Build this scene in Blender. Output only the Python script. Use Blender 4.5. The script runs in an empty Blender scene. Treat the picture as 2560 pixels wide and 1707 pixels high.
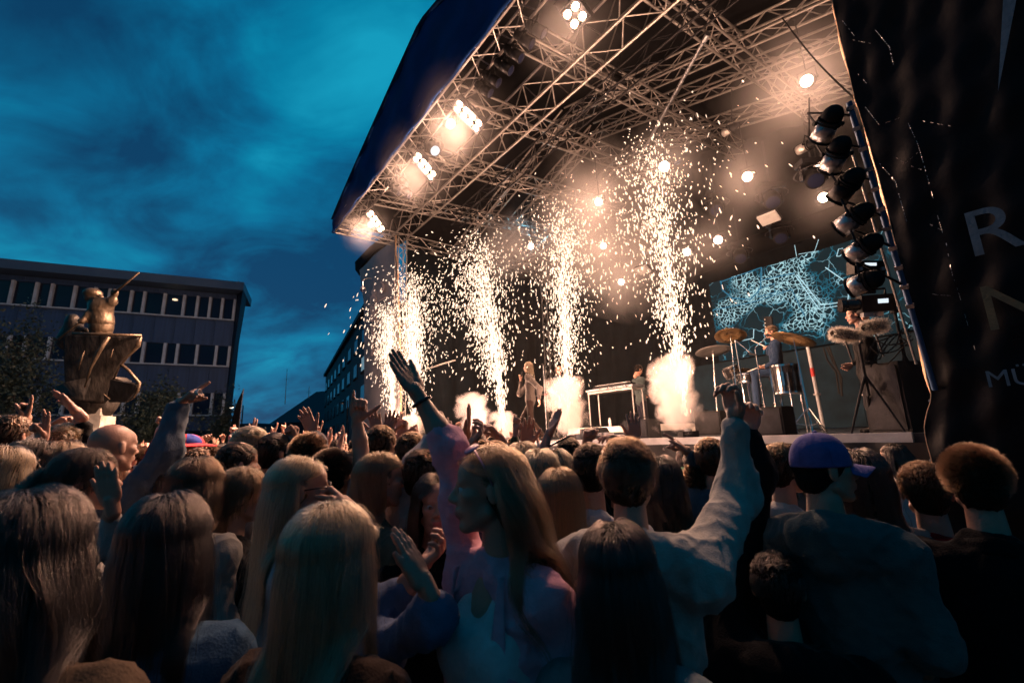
import bpy, math, random
import numpy as np
from mathutils import Matrix, Vector
rng = np.random.default_rng(7)
SC = bpy.context.scene
COL = SC.collection
A = np.array

# ------------------------------------------------------------------ camera
F_, CX, CY, EYE = 1140.0, 1280.0, 853.5, 1.75      # focal length and centre in photograph pixels
_p, _r = math.atan(235 / 1140), math.atan(.04)
FW = A([0, math.cos(_p), math.sin(_p)])
_u0 = A([0, -math.sin(_p), math.cos(_p)])
RT = math.cos(_r) * A([1, 0, 0.]) - math.sin(_r) * _u0
UP = math.cos(_r) * _u0 + math.sin(_r) * A([1, 0, 0.])
CAM = A([0, 0, EYE])
cam = bpy.data.objects.new('camera', bpy.data.cameras.new('camera'))
COL.objects.link(cam)
cam.matrix_world = Matrix(((RT[0], UP[0], -FW[0], 0), (RT[1], UP[1], -FW[1], 0), (RT[2], UP[2], -FW[2], EYE), (0, 0, 0, 1)))
cam.data.sensor_width = 36.0
cam.data.lens = 36.0 * F_ / 2560
cam.data.clip_start = .05
cam.data.clip_end = 3000
cam.data.dof.use_dof = True
cam.data.dof.focus_distance = 3.2
cam.data.dof.aperture_fstop = 3.0
SC.camera = cam

# ------------------------------------------------------------------ world: dusk sky with heavy cloud
world = bpy.data.worlds.new('World')
SC.world = world
world.use_nodes = True
wt = world.node_tree
wn, wl = wt.nodes, wt.links
wn.clear()
def _n(t, **k):
    n = wn.new(t)
    for a, b in k.items():
        if a in n.inputs: n.inputs[a].default_value = b
        else: setattr(n, a, b)
    return n
tc = _n('ShaderNodeTexCoord')
sep = _n('ShaderNodeSeparateXYZ'); wl.new(tc.outputs['Generated'], sep.inputs[0])
zc = _n('ShaderNodeMath', operation='MAXIMUM'); wl.new(sep.outputs[2], zc.inputs[0]); zc.inputs[1].default_value = 0.0
za = _n('ShaderNodeMath', operation='ADD'); wl.new(zc.outputs[0], za.inputs[0]); za.inputs[1].default_value = .42
dx = _n('ShaderNodeMath', operation='DIVIDE'); wl.new(sep.outputs[0], dx.inputs[0]); wl.new(za.outputs[0], dx.inputs[1])
dy = _n('ShaderNodeMath', operation='DIVIDE'); wl.new(sep.outputs[1], dy.inputs[0]); wl.new(za.outputs[0], dy.inputs[1])
cmb = _n('ShaderNodeCombineXYZ'); wl.new(dx.outputs[0], cmb.inputs[0]); wl.new(dy.outputs[0], cmb.inputs[1])
mp = _n('ShaderNodeMapping'); wl.new(cmb.outputs[0], mp.inputs[0])
mp.inputs['Location'].default_value = (5.5, 11.9, 0); mp.inputs['Rotation'].default_value = (0, 0, .45); mp.inputs['Scale'].default_value = (1.0, 1.35, 1)
n1 = _n('ShaderNodeTexNoise', Scale=1.25, Detail=12.0, Roughness=.5, Distortion=.25); wl.new(mp.outputs[0], n1.inputs['Vector'])
n2 = _n('ShaderNodeTexNoise', Scale=3.8, Detail=9.0, Roughness=.55, Distortion=.6); wl.new(mp.outputs[0], n2.inputs['Vector'])
mx = _n('ShaderNodeMath', operation='MULTIPLY_ADD'); wl.new(n2.outputs[0], mx.inputs[0]); mx.inputs[1].default_value = .46; wl.new(n1.outputs[0], mx.inputs[2])
cr = _n('ShaderNodeValToRGB'); wl.new(mx.outputs[0], cr.inputs[0])
e = cr.color_ramp.elements
e[0].position = .61; e[0].color = (.0008, .050, .135, 1)
e[1].position = .93; e[1].color = (.006, .34, .53, 1)
for pos, c in ((.68, (.0005, .095, .215, 1)), (.74, (.0003, .145, .300, 1)), (.81, (.0003, .215, .385, 1))):
    k = e.new(pos); k.color = c
sky = _n('ShaderNodeTexSky')
sky.sky_type = 'NISHITA'; sky.sun_disc = False
sky.sun_elevation = math.radians(-3.0); sky.sun_rotation = math.radians(-60)
gy = _n('ShaderNodeMapRange'); wl.new(sep.outputs[1], gy.inputs[0])                  # dusk: the sky dims gently away from the bright side ahead
gy.inputs['From Min'].default_value = -1.0; gy.inputs['From Max'].default_value = .8; gy.inputs['To Min'].default_value = .36; gy.inputs['To Max'].default_value = 1.0
gm_ = _n('ShaderNodeVectorMath', operation='SCALE'); wl.new(cr.outputs[0], gm_.inputs[0]); wl.new(gy.outputs[0], gm_.inputs['Scale'])
bg1 = _n('ShaderNodeBackground', Strength=1.0); wl.new(gm_.outputs[0], bg1.inputs[0])
bg2 = _n('ShaderNodeBackground', Strength=.05); wl.new(sky.outputs[0], bg2.inputs[0])
addb = _n('ShaderNodeAddShader'); wl.new(bg1.outputs[0], addb.inputs[0]); wl.new(bg2.outputs[0], addb.inputs[1])
wo = _n('ShaderNodeOutputWorld'); wl.new(addb.outputs[0], wo.inputs[0])

SC.view_settings.view_transform = 'Standard'
SC.view_settings.look = 'None'
SC.view_settings.gamma = 1.0
SC.view_settings.exposure = 0.0
SC.view_settings.use_curve_mapping = False
cy = SC.cycles
cy.use_denoising = True
cy.max_bounces = 6; cy.diffuse_bounces = 2; cy.glossy_bounces = 2; cy.transmission_bounces = 5
cy.transparent_max_bounces = 8; cy.volume_bounces = 0
cy.sample_clamp_indirect = 3.0; cy.sample_clamp_direct = 40.0
cy.volume_step_rate = 3.0; cy.volume_max_steps = 96
cy.caustics_reflective = False; cy.caustics_refractive = False
cy.use_adaptive_sampling = True; cy.adaptive_threshold = .02

# ------------------------------------------------------------------ places
def ray(x, y): return (x - CX) / F_ * RT - (y - CY) / F_ * UP + FW
def P(x, y, d): return CAM + ray(x, y) * d          # point seen at photograph pixel (x, y), d metres deep
SU, SV, SO = A([-.6, .8, 0]), A([.8, .6, 0]), A([3.25, 7.44, 0])
def W(s, t, z): return SO + SU * s + SV * t + A([0, 0, z])  # stage frame: s along the front edge, t into the stage
STAGE_ROT = math.atan2(SU[1], SU[0])

# ------------------------------------------------------------------ mesh helpers
def mesh(name, v, f, smooth=False, mats=(), mi=None):
    v = np.asarray(v, np.float32)
    m = bpy.data.meshes.new(name)
    if isinstance(f, np.ndarray):
        n, k = f.shape
        m.vertices.add(len(v)); m.vertices.foreach_set('co', v.ravel())
        m.loops.add(n * k); m.loops.foreach_set('vertex_index', f.astype(np.int32).ravel())
        m.polygons.add(n); m.polygons.foreach_set('loop_start', np.arange(0, n * k, k, dtype=np.int32))
        m.update(calc_edges=True)
    else:
        m.from_pydata([tuple(map(float, q)) for q in v], [], f); m.update()
    if smooth: m.polygons.foreach_set('use_smooth', np.ones(len(m.polygons), bool))
    for q in mats: m.materials.append(q)
    if mi is not None: m.polygons.foreach_set('material_index', np.asarray(mi, np.int32))
    m.validate()
    return m
def link(name, data, parent=None, loc=None, rot=None, mat4=None, **props):
    o = bpy.data.objects.new(name, data)
    COL.objects.link(o)
    if parent is not None: o.parent = parent
    if mat4 is not None: o.matrix_local = mat4
    if loc is not None: o.location = loc
    if rot is not None: o.rotation_euler = rot
    for k, q in props.items():
        if q is not None: o[k] = q
    return o
MW = {}                                                # world matrix of every thing
def thing(name, label, cat, loc=(0, 0, 0), rz=0.0, group=None, data=None, mat4=None):
    o = link(name, data, None, loc if mat4 is None else None, (0, 0, rz) if mat4 is None else None, mat4)
    o['label'] = label; o['category'] = cat
    if group: o['group'] = group
    MW[o.name] = mat4 if mat4 is not None else Matrix.Translation(Vector(tuple(loc))) @ Matrix.Rotation(rz, 4, 'Z')
    return o
def frame(o, x, z=(0, 0, 1)):                          # matrix: origin o, local X along x, local Z near z
    x = np.asarray(x, float); x = x / np.linalg.norm(x)
    z = np.asarray(z, float); y = np.cross(z, x)
    if np.linalg.norm(y) < 1e-4: y = np.cross((0, 1, 0), x)
    y /= np.linalg.norm(y); z = np.cross(x, y)
    return Matrix(((x[0], y[0], z[0], o[0]), (x[1], y[1], z[1], o[1]), (x[2], y[2], z[2], o[2]), (0, 0, 0, 1)))
def zframe(o, z, y=(0, 0, 1)):                         # matrix with local Z along z
    z = np.asarray(z, float); z = z / np.linalg.norm(z)
    x = np.cross(y, z)
    if np.linalg.norm(x) < 1e-3: x = np.cross((1, 0, 0), z)
    x /= np.linalg.norm(x); y = np.cross(z, x)
    return Matrix(((x[0], y[0], z[0], o[0]), (x[1], y[1], z[1], o[1]), (x[2], y[2], z[2], o[2]), (0, 0, 0, 1)))
class MB:
    def __init__(s): s.v = []; s.f = []; s.n = 0; s.mi = []; s.m = 0
    def add(s, v, f):
        s.v.extend([tuple(q) for q in v]); s.f.extend([tuple(i + s.n for i in q) for q in f]); s.mi.extend([s.m] * len(f)); s.n = len(s.v); return s
    def box(s, c, d, M=None, taper=1.0):
        x, y, z = d[0] / 2, d[1] / 2, d[2] / 2; t = taper
        v = [(-x, -y, -z), (x, -y, -z), (x, y, -z), (-x, y, -z), (-x * t, -y * t, z), (x * t, -y * t, z), (x * t, y * t, z), (-x * t, y * t, z)]
        if M is not None: v = [tuple((M @ Vector(q))[:]) for q in v]
        v = [(q[0] + c[0], q[1] + c[1], q[2] + c[2]) for q in v]
        return s.add(v, [(0, 3, 2, 1), (4, 5, 6, 7), (0, 1, 5, 4), (1, 2, 6, 5), (2, 3, 7, 6), (3, 0, 4, 7)])
    def tube(s, pts, r, n=6, cap=True):
        pts = [np.asarray(q, float) for q in pts]
        rs = r if hasattr(r, '__len__') else [r] * len(pts)
        v = []; f = []
        prev = None
        for i, q in enumerate(pts):
            d = pts[min(i + 1, len(pts) - 1)] - pts[max(i - 1, 0)]
            d = d / (np.linalg.norm(d) + 1e-9)
            a = np.cross(d, (0, 0, 1)) if prev is None else prev - d * (prev @ d)
            if np.linalg.norm(a) < 1e-3: a = np.cross(d, (1, 0, 0))
            a /= np.linalg.norm(a); prev = a; b = np.cross(d, a)
            for k in range(n):
                w = 2 * math.pi * k / n
                v.append(q + rs[i] * (math.cos(w) * a + math.sin(w) * b))
        for i in range(len(pts) - 1):
            for k in range(n):
                f.append((i * n + k, i * n + (k + 1) % n, (i + 1) * n + (k + 1) % n, (i + 1) * n + k))
        if cap: f.append(tuple(range(n - 1, -1, -1))); f.append(tuple((len(pts) - 1) * n + k for k in range(n)))
        return s.add(v, f)
    def lathe(s, prof, n=20, M=None, close=True):      # profile of (radius, z)
        v = []; f = []
        for r, z in prof:
            for k in range(n):
                w = 2 * math.pi * k / n
                q = (r * math.cos(w), r * math.sin(w), z)
                v.append(tuple((M @ Vector(q))[:]) if M is not None else q)
        for i in range(len(prof) - 1):
            for k in range(n): f.append((i * n + k, i * n + (k + 1) % n, (i + 1) * n + (k + 1) % n, (i + 1) * n + k))
        if close: f.append(tuple(range(n - 1, -1, -1))); f.append(tuple((len(prof) - 1) * n + k for k in range(n)))
        return s.add(v, f)
    def grid(s, fn, nu, nv):
        v = [fn(i / nu, j / nv) for i in range(nu + 1) for j in range(nv + 1)]
        return s.add(v, [(i * (nv + 1) + j, (i + 1) * (nv + 1) + j, (i + 1) * (nv + 1) + j + 1, i * (nv + 1) + j + 1) for i in range(nu) for j in range(nv)])
    def mesh(s, name, mats, smooth=False):
        mats = mats if isinstance(mats, (list, tuple)) else [mats]
        m = mesh(name, s.v, s.f, smooth, mats, s.mi)
        return m
    def build(s, name, mats, parent=None, smooth=False, **k): return link(name, s.mesh(name, mats, smooth), parent, **k)
def torus_pts(c, r, ax1, ax2, n=24, a0=0, a1=2 * math.pi):
    return [np.asarray(c) + r * (math.cos(a0 + (a1 - a0) * i / n) * np.asarray(ax1) + math.sin(a0 + (a1 - a0) * i / n) * np.asarray(ax2)) for i in range(n + 1)]

# ------------------------------------------------------------------ materials
def mat(name, col, rough=.6, metal=0.0, var=0.0, scale=8.0, bump=0.0, bscale=30.0, emit=None, es=1.0, sheen=0.0, spec=None, stretch=None, sss=0.0, fold=0.0):
    m = bpy.data.materials.new(name); m.use_nodes = True
    t = m.node_tree; b = t.nodes['Principled BSDF']
    b.inputs['Base Color'].default_value = (*col, 1)
    b.inputs['Roughness'].default_value = rough; b.inputs['Metallic'].default_value = metal
    if spec is None and max(col) < .03 and rough > .4: spec = .06
    if spec is None and sheen: spec = .12
    if spec is not None: b.inputs['Specular IOR Level'].default_value = spec
    if sheen: b.inputs['Sheen Weight'].default_value = sheen; b.inputs['Sheen Roughness'].default_value = .4
    if sss: b.inputs['Subsurface Weight'].default_value = sss; b.inputs['Subsurface Radius'].default_value = (.02, .008, .004); b.inputs['Subsurface Scale'].default_value = .6
    if emit: b.inputs['Emission Color'].default_value = (*emit, 1); b.inputs['Emission Strength'].default_value = es
    if var or bump:
        c = t.nodes.new('ShaderNodeTexCoord'); mp_ = t.nodes.new('ShaderNodeMapping'); t.links.new(c.outputs['Object'], mp_.inputs[0])
        if stretch: mp_.inputs['Scale'].default_value = stretch
    if var:
        n = t.nodes.new('ShaderNodeTexNoise'); n.inputs['Scale'].default_value = scale; n.inputs['Detail'].default_value = 5
        t.links.new(mp_.outputs[0], n.inputs['Vector'])
        r = t.nodes.new('ShaderNodeMapRange'); t.links.new(n.outputs[0], r.inputs[0])
        r.inputs['From Min'].default_value = .3; r.inputs['From Max'].default_value = .7
        r.inputs['To Min'].default_value = 1 - var; r.inputs['To Max'].default_value = 1 + var
        x = t.nodes.new('ShaderNodeVectorMath'); x.operation = 'SCALE'; x.inputs[0].default_value = col
        t.links.new(r.outputs[0], x.inputs['Scale']); t.links.new(x.outputs[0], b.inputs['Base Color'])
        rr = t.nodes.new('ShaderNodeMapRange'); t.links.new(n.outputs[0], rr.inputs[0])
        rr.inputs['To Min'].default_value = max(.05, rough - .12); rr.inputs['To Max'].default_value = min(1, rough + .12)
        t.links.new(rr.outputs[0], b.inputs['Roughness'])
    if bump:
        n = t.nodes.new('ShaderNodeTexNoise'); n.inputs['Scale'].default_value = bscale; n.inputs['Detail'].default_value = 4
        t.links.new(mp_.outputs[0], n.inputs['Vector'])
        q = t.nodes.new('ShaderNodeBump'); q.inputs['Strength'].default_value = bump; q.inputs['Distance'].default_value = .02
        t.links.new(n.outputs[0], q.inputs['Height']); t.links.new(q.outputs[0], b.inputs['Normal'])
        if fold:                                       # soft creases of cloth
            w = t.nodes.new('ShaderNodeTexNoise'); w.inputs['Scale'].default_value = 7; w.inputs['Detail'].default_value = 2.5; w.inputs['Distortion'].default_value = 1.6
            w.noise_type = 'RIDGED_MULTIFRACTAL'; t.links.new(mp_.outputs[0], w.inputs['Vector'])
            q2 = t.nodes.new('ShaderNodeBump'); q2.inputs['Strength'].default_value = fold; q2.inputs['Distance'].default_value = .03
            t.links.new(w.outputs[0], q2.inputs['Height']); t.links.new(q.outputs[0], q2.inputs['Normal']); t.links.new(q2.outputs[0], b.inputs['Normal'])
    return m
def emitter(name, col, s):
    m = bpy.data.materials.new(name); m.use_nodes = True; t = m.node_tree; t.nodes.clear()
    e_ = t.nodes.new('ShaderNodeEmission'); e_.inputs[0].default_value = (*col, 1); e_.inputs[1].default_value = s
    o_ = t.nodes.new('ShaderNodeOutputMaterial'); t.links.new(e_.outputs[0], o_.inputs[0]); return m
WARM = (1.0, .50, .32)
M = dict(
    alu=mat('aluminium', (.36, .34, .32), .42, .7, var=.18, scale=5, bump=.1),
    alud=mat('black_metal', (.02, .02, .022), .42, .5, var=.3, bump=.1),
    steel=mat('steel', (.35, .36, .38), .3, .85, var=.2),
    chrome=mat('chrome', (.8, .78, .75), .12, 1.0),
    brass=mat('cymbal_bronze', (.32, .20, .09), .3, .95, var=.25, scale=14, bump=.15, bscale=60),
    black=mat('black_paint', (.012, .012, .013), .5, var=.3, bump=.12),
    blackg=mat('black_gloss', (.01, .01, .012), .2, var=.2),
    rubber=mat('black_rubber', (.02, .02, .02), .8),
    canopy=mat('dark_blue_tarpaulin', (.006, .036, .15), .8, spec=.08, var=.25, scale=1.5, bump=.2, bscale=5),
    under=mat('black_roof_lining', (.004, .004, .005), .8, var=.4, scale=1.2, bump=.2, bscale=4),
    deck=mat('stage_floor', (.02, .024, .03), .35, spec=.25, var=.4, scale=3, bump=.1),
    edge=mat('deck_edge', (.55, .52, .48), .45, .3, var=.2, scale=5, bump=.2, bscale=40),
    skirt=mat('stage_skirt', (.030, .028, .026), .5, spec=.15, var=.3, scale=3, bump=.25, bscale=8),
    drape=mat('black_drape', (.004, .007, .010), .85, var=.4, scale=2, bump=.3, bscale=5),
    asphalt=mat('asphalt', (.045, .045, .048), .85, var=.3, scale=2, bump=.4, bscale=60),
    panel=mat('ribbed_cladding', (.05, .095, .19), .55, var=.25, scale=.8, bump=.5, bscale=8, stretch=(6, 6, .3)),
    fascia=mat('roof_fascia', (.10, .15, .22), .5, var=.1, scale=.7, bump=.1),
    wdark=mat('dark_wall', (.02, .026, .045), .7, var=.3, scale=.7, bump=.2),
    mull=mat('painted_mullion', (.62, .68, .72), .5, var=.12, scale=3, bump=.1),
    glass=mat('dark_window_glass', (.012, .016, .04), .12, 0, var=.3, scale=.5),
    bronze=mat('weathered_bronze', (.045, .040, .034), .5, .6, var=.6, scale=7, bump=1.0, bscale=13, stretch=(1, 1, .4)),
    bronze2=mat('smooth_bronze', (.10, .075, .05), .45, .7, var=.3, scale=10, bump=.5, bscale=24, stretch=(1, 1, .35)),
    stone=mat('plinth_stone', (.28, .26, .22), .8, var=.3, scale=4, bump=.6, bscale=14),
    leafd=mat('dark_foliage', (.035, .055, .04), .6, var=.5, scale=2),
    bark=mat('bark', (.05, .04, .035), .85, bump=.5),
    scrim=mat('black_mesh_scrim', (.0015, .0022, .004), .55, var=.5, scale=2.2, bump=.35, bscale=9, spec=.12),
    bannerg=mat('grey_banner_vinyl', (.24, .22, .22), .55, var=.2, scale=1.5, bump=.35, bscale=3),
    hem=mat('banner_hem', (.62, .40, .24), .6, var=.2, scale=6, bump=.4, bscale=10),  # orange of the stage light put into the hem colour
    print=mat('banner_print', (.55, .42, .36), .6),
    letter=mat('letter_print_blue', (.06, .11, .16), .6, var=.3, scale=6, bump=.3, bscale=40),
    letter2=mat('letter_print_gold', (.10, .085, .04), .6, var=.3, scale=6, bump=.3, bscale=40),
    white=mat('white_paint', (.45, .45, .45), .45, var=.08, bump=.1),
    red=mat('red_paint', (.45, .02, .015), .5),
    skin=mat('skin_fair', (.34, .185, .13), .5, var=.08, scale=20, bump=.12, bscale=120, sss=.12),
    skin2=mat('skin_tan', (.30, .16, .11), .5, var=.08, scale=20, bump=.12, bscale=120, sss=.1),
    lips=mat('lips', (.42, .13, .12), .4),
    eyew=mat('eye', (.38, .36, .35), .3),
    eyed=mat('iris', (.03, .02, .015), .15),
    lamp_hot=emitter('blinder_bulb', (1.0, .62, .42), 26.0),
    lamp_mid=emitter('stage_lamp_glow', (1.0, .66, .48), 20.0),
    cool=emitter('cool_lens', (.75, .85, .95), 1.1),
    street=emitter('street_lamp_glow', (1.0, .8, .6), 4.0),
    room=emitter('lit_room_lamp', (1.0, .72, .45), 1.6),
    spark=emitter('spark_glow', (1.0, .70, .50), 2.3),
)

# ------------------------------------------------------------------ ground and town
def sheet(name, z, m, size=900):
    b = MB().add([(-size, -size, z), (size, -size, z), (size, size, z), (-size, size, z)], [(0, 1, 2, 3)])
    return b.build(name, m, kind='structure')
sheet('ground', 0.0, M['asphalt'])

def facade_frame(pl, dl, pr, dr):
    a, b = P(*pl, dl), P(*pr, dr)
    return a, b
# office building: local X runs along the facade, local Y away from the camera
oa, ob = P(31, 672, 30.0), P(585, 715, 34.9)
ox = (ob - oa) * A([1, 1, 0]); OL = np.linalg.norm(ox); ox /= OL
OZ = .5 * (oa[2] + ob[2])
office = thing('office_building', 'three storey office block with window bands and flat overhanging roof behind the statue', 'building',
               mat4=frame((oa[0], oa[1], 0), ox))
tiltm = Matrix.Rotation(math.radians(1.2), 4, 'Y')
office.matrix_local = MW[office.name] @ Matrix.Translation((OL, 0, 1.7)) @ tiltm @ Matrix.Translation((-OL, 0, -1.7))
X0 = -9.0
MB().box(((X0 + OL) / 2, 1.8, OZ / 2 - .4), (OL - X0, 3, OZ - .8)).build('wall', M['wdark'], office)
MB().box(((X0 + OL + .55) / 2, 1.2, OZ - .28), (OL - X0 + .55, 4.6, .62)).build('roof', M['fascia'], office)
b = MB().add([(OL + .012, .1, 4), (OL + .012, 1.2, 4), (OL + .012, 1.2, OZ - .6), (OL + .012, .1, OZ - .6), (OL + .5, -.9, OZ - .6), (OL + .5, 1.2, OZ - .6)],
             [(0, 3, 4), (1, 2, 5), (3, 2, 5, 4), (0, 1, 5, 4)]); b.build('eave_bracket', M['wdark'], office)
bands = [(11.15, 12.75), (7.62, 9.1), (4.05, 5.6)]
sc_ = OZ / 14.0
storeys = [(OZ - .62, 12.75), (11.15, 9.1), (7.62, 5.6), (4.05, 2.9)]
random.seed(5)
panel_meshes = {}
for (z1, z0) in storeys:                               # cladding panels between the window bands
    w = 1.22; n = int((OL - X0) / w)
    pm = MB().box((w / 2, 0, (z0 + z1) / 2), (w - .02, .10, z1 - z0 - .03)).mesh('cladding_panel', M['panel'])
    for i in range(n + 1):
        x = OL - (i + 1) * w
        if x < X0 - w: break
        link('cladding_panel', pm, office, loc=(x, .22 if z1 < OZ - 1 else .24, 0))
mods = [.62, .62, .62, .66, 1.02, 1.02, .58, 1.05, .62, .92, 1.02, .62, 1.02, 1.02, .62, 1.1, 1.1, .62, 1.1, 1.0, .62, 1.0, 1.0, .8]
for bi, (z0, z1) in enumerate(bands):
    order = mods[bi * 3:] + mods[:bi * 3]
    mull = MB().box((0, 0, (z0 + z1) / 2), (.17, .22, z1 - z0)).mesh('mullion', M['mull'])
    x = OL - .09
    link('mullion', mull, office, loc=(x, .12, 0))
    MB().box(((X0 + OL) / 2, .08, z0 - .05), (OL - X0, .24, .09)).build('window_sill', M['mull'], office)
    for k, w in enumerate(order):
        if x - w - .17 < X0: break
        g = MB().box((x - .085 - w / 2, .28, (z0 + z1) / 2), (w, .02, z1 - z0 - .04)).build('window_pane', M['glass'], office)
        fr = MB()
        cxw = x - .085 - w / 2
        for sx in (-1, 1): fr.box((cxw + sx * (w / 2 - .025), .25, (z0 + z1) / 2), (.04, .05, z1 - z0 - .03))
        fr.box((cxw, .25, z0 + .04), (w - .1, .05, .05)); fr.build('window_frame', M['wdark'], g)
        if (bi, k) in ((0, 4), (2, 1)):
            L = MB().lathe([(.02, .05), (.16, .0), (.17, -.05), (.05, -.1)], 12, Matrix.Translation((cxw, .2, z1 - .35))).build('room_lamp', M['room'], g)
        x -= w + .17
        link('mullion', mull, office, loc=(x, .12, 0))
# older block standing higher behind it
bp = P(-60, 640, 38)
t_ = thing('rear_building', 'dark taller block rising behind the left end of the office roof', 'building', mat4=frame((bp[0] - 9, bp[1] + 6, 0), ox))
MB().box((3.5, 5, 8.6), (14.2, 9, 17.6)).build('wall', M['wdark'], t_)
MB().box((3.5, 5, 17.55), (14.8, 9.6, .35)).build('roof', M['wdark'], t_)

# row building receding on the right of the square, and the far gabled ones
def simple_building(name, label, a, b_, z, depth, rows, cols, mw, roof=None, lit=()):
    x = (b_ - a) * A([1, 1, 0]); L = np.linalg.norm(x)
    o = thing(name, label, 'building', mat4=frame((a[0], a[1], 0), x))
    MB().box((L / 2, depth / 2, z / 2), (L, depth, z)).build('wall', mw, o)
    if roof: MB().add([(-.4, -.4, z), (L + .4, -.4, z), (L + .4, depth + .4, z), (-.4, depth + .4, z), (roof[1], depth * .5, z + roof[0]), (L - roof[1], depth * .5, z + roof[0])],
                      [(0, 1, 5, 4), (1, 2, 5), (2, 3, 4, 5), (3, 0, 4), (3, 2, 1, 0)]).build('roof', M['wdark'], o)
    else: MB().box((L / 2, depth / 2, z + .15), (L + .5, depth + .5, .3)).build('roof', M['wdark'], o)
    for r in range(rows):
        for c in range(cols):
            cx_, cz = (c + .5) * L / cols, 2.0 + (r + .5) * (z - 2.6) / rows
            w_, h_ = L / cols * .42, (z - 2.6) / rows * .5
            MB().box((cx_, -.02, cz), (w_, .05, h_)).build('window_pane', M['room2'] if (r, c) in lit else M['glass'], o)
            MB().box((cx_, -.06, cz - h_ / 2 - .06), (w_ + .2, .14, .07)).build('window_sill', M['wdark'], o)
    return o
M['room2'] = mat('lit_window_glass', (.2, .25, .25), .3, emit=(.35, .5, .55), es=.35)
a0, b0 = P(812, 995, 55), P(925, 770, 27)
simple_building('row_building', 'dark row building with small windows receding behind the left stage banner', A([a0[0], a0[1], 0]), A([b0[0], b0[1], 0]), b0[2] + .2, 12, 4, 9, M['wdark'], None, lit=((2, 8),))
a1, b1 = P(690, 1000, 60), P(812, 1000, 58)
simple_building('gabled_building', 'black silhouette of a far house with sloping roof ends', A([a1[0], a1[1], 0]), A([b1[0], b1[1], 0]), 4.5, 10, 1, 5, M['wdark'], (4.4, 2.2))
a1, b1 = P(595, 1060, 90), P(640, 1060, 90)
simple_building('low_building', 'small low dark house on the far horizon below the sky gap', A([a1[0], a1[1], 0]), A([b1[0], b1[1], 0]), P(620, 1062, 90)[2], 8, 1, 3, M['wdark'])
for (px, y0, y1, d, lab) in ((713, 920, 1000, 58, 'tall thin mast on the roof of the far gabled house'), (772, 965, 985, 58, 'short thin mast on the gabled roof, near the row building')):
    q0, q1 = P(px, y1, d), P(px, y0, d)
    an = thing('roof_antenna', lab, 'antenna', (q0[0], q0[1], q0[2] - .5))
    MB().tube([(0, 0, 0), (0, 0, q1[2] - q0[2] + .5)], [.05, .025], 6).build('mast', M['steel'], an)
    mb = MB()
    for k in (.62, .8): mb.tube([(-.3, 0, (q1[2] - q0[2]) * k), (.3, 0, (q1[2] - q0[2]) * k)], .015, 5)
    mb.build('crossbar', M['steel'], an)
# beach flag at the corner of the office
q = P(594, 1100, 24); q1 = P(604, 968, 24)
fl = thing('feather_flag', 'tall black feather flag curved on its pole beside the office corner', 'flag', (q[0], q[1], 0))
hh = q1[2]
pts = [(0.02 + .28 * max(0, (k / 12 - .6)) ** 1.3, 0, hh * k / 12) for k in range(13)]
MB().tube(pts, .02, 6).build('pole', M['steel'], fl)
def ff(u, v):
    z = hh * (.25 + .75 * u); x0 = .02 + .28 * max(0, u * .75 + .25 - .6) ** 1.3
    return (x0 - v * (.5 * (1 - u ** 3)), .03 * math.sin(9 * u + 4 * v), z)
o = MB().grid(ff, 16, 4).build('cloth', M['black'], fl, smooth=True); o.modifiers.new('t', 'SOLIDIFY').thickness = .01
# street lamps beside it
for i, (px, py, d, lab) in enumerate(((579, 1018, 30, 'lit street lamp on a bracket, left one of two by the black flag'), (593, 1020, 33, 'small lit street lamp directly behind the black flag'), (855, 1008, 30, 'dim street lamp with flat head in front of the row building'))):
    q = P(px, py, d)
    lp = thing('street_lamp', lab, 'street lamp', (q[0], q[1], 0), group='street lamps round the square')
    MB().tube([(.3, .2, 0), (.3, .2, q[2] + .2), (0, 0, q[2] + .12)], [.06, .04, .03], 8).build('pole', M['alud'], lp)
    MB().lathe([(.02, .14), (.16, .08), (.18, .02)], 12, Matrix.Translation((0, 0, q[2]))).build('lamp_shade', M['alud'], lp)
    MB().lathe([(.12, .02), (.09, -.04), (.02, -.07)], 12, Matrix.Translation((0, 0, q[2]))).build('bulb', M['street'] if i < 2 else M['mull'], lp)

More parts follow.
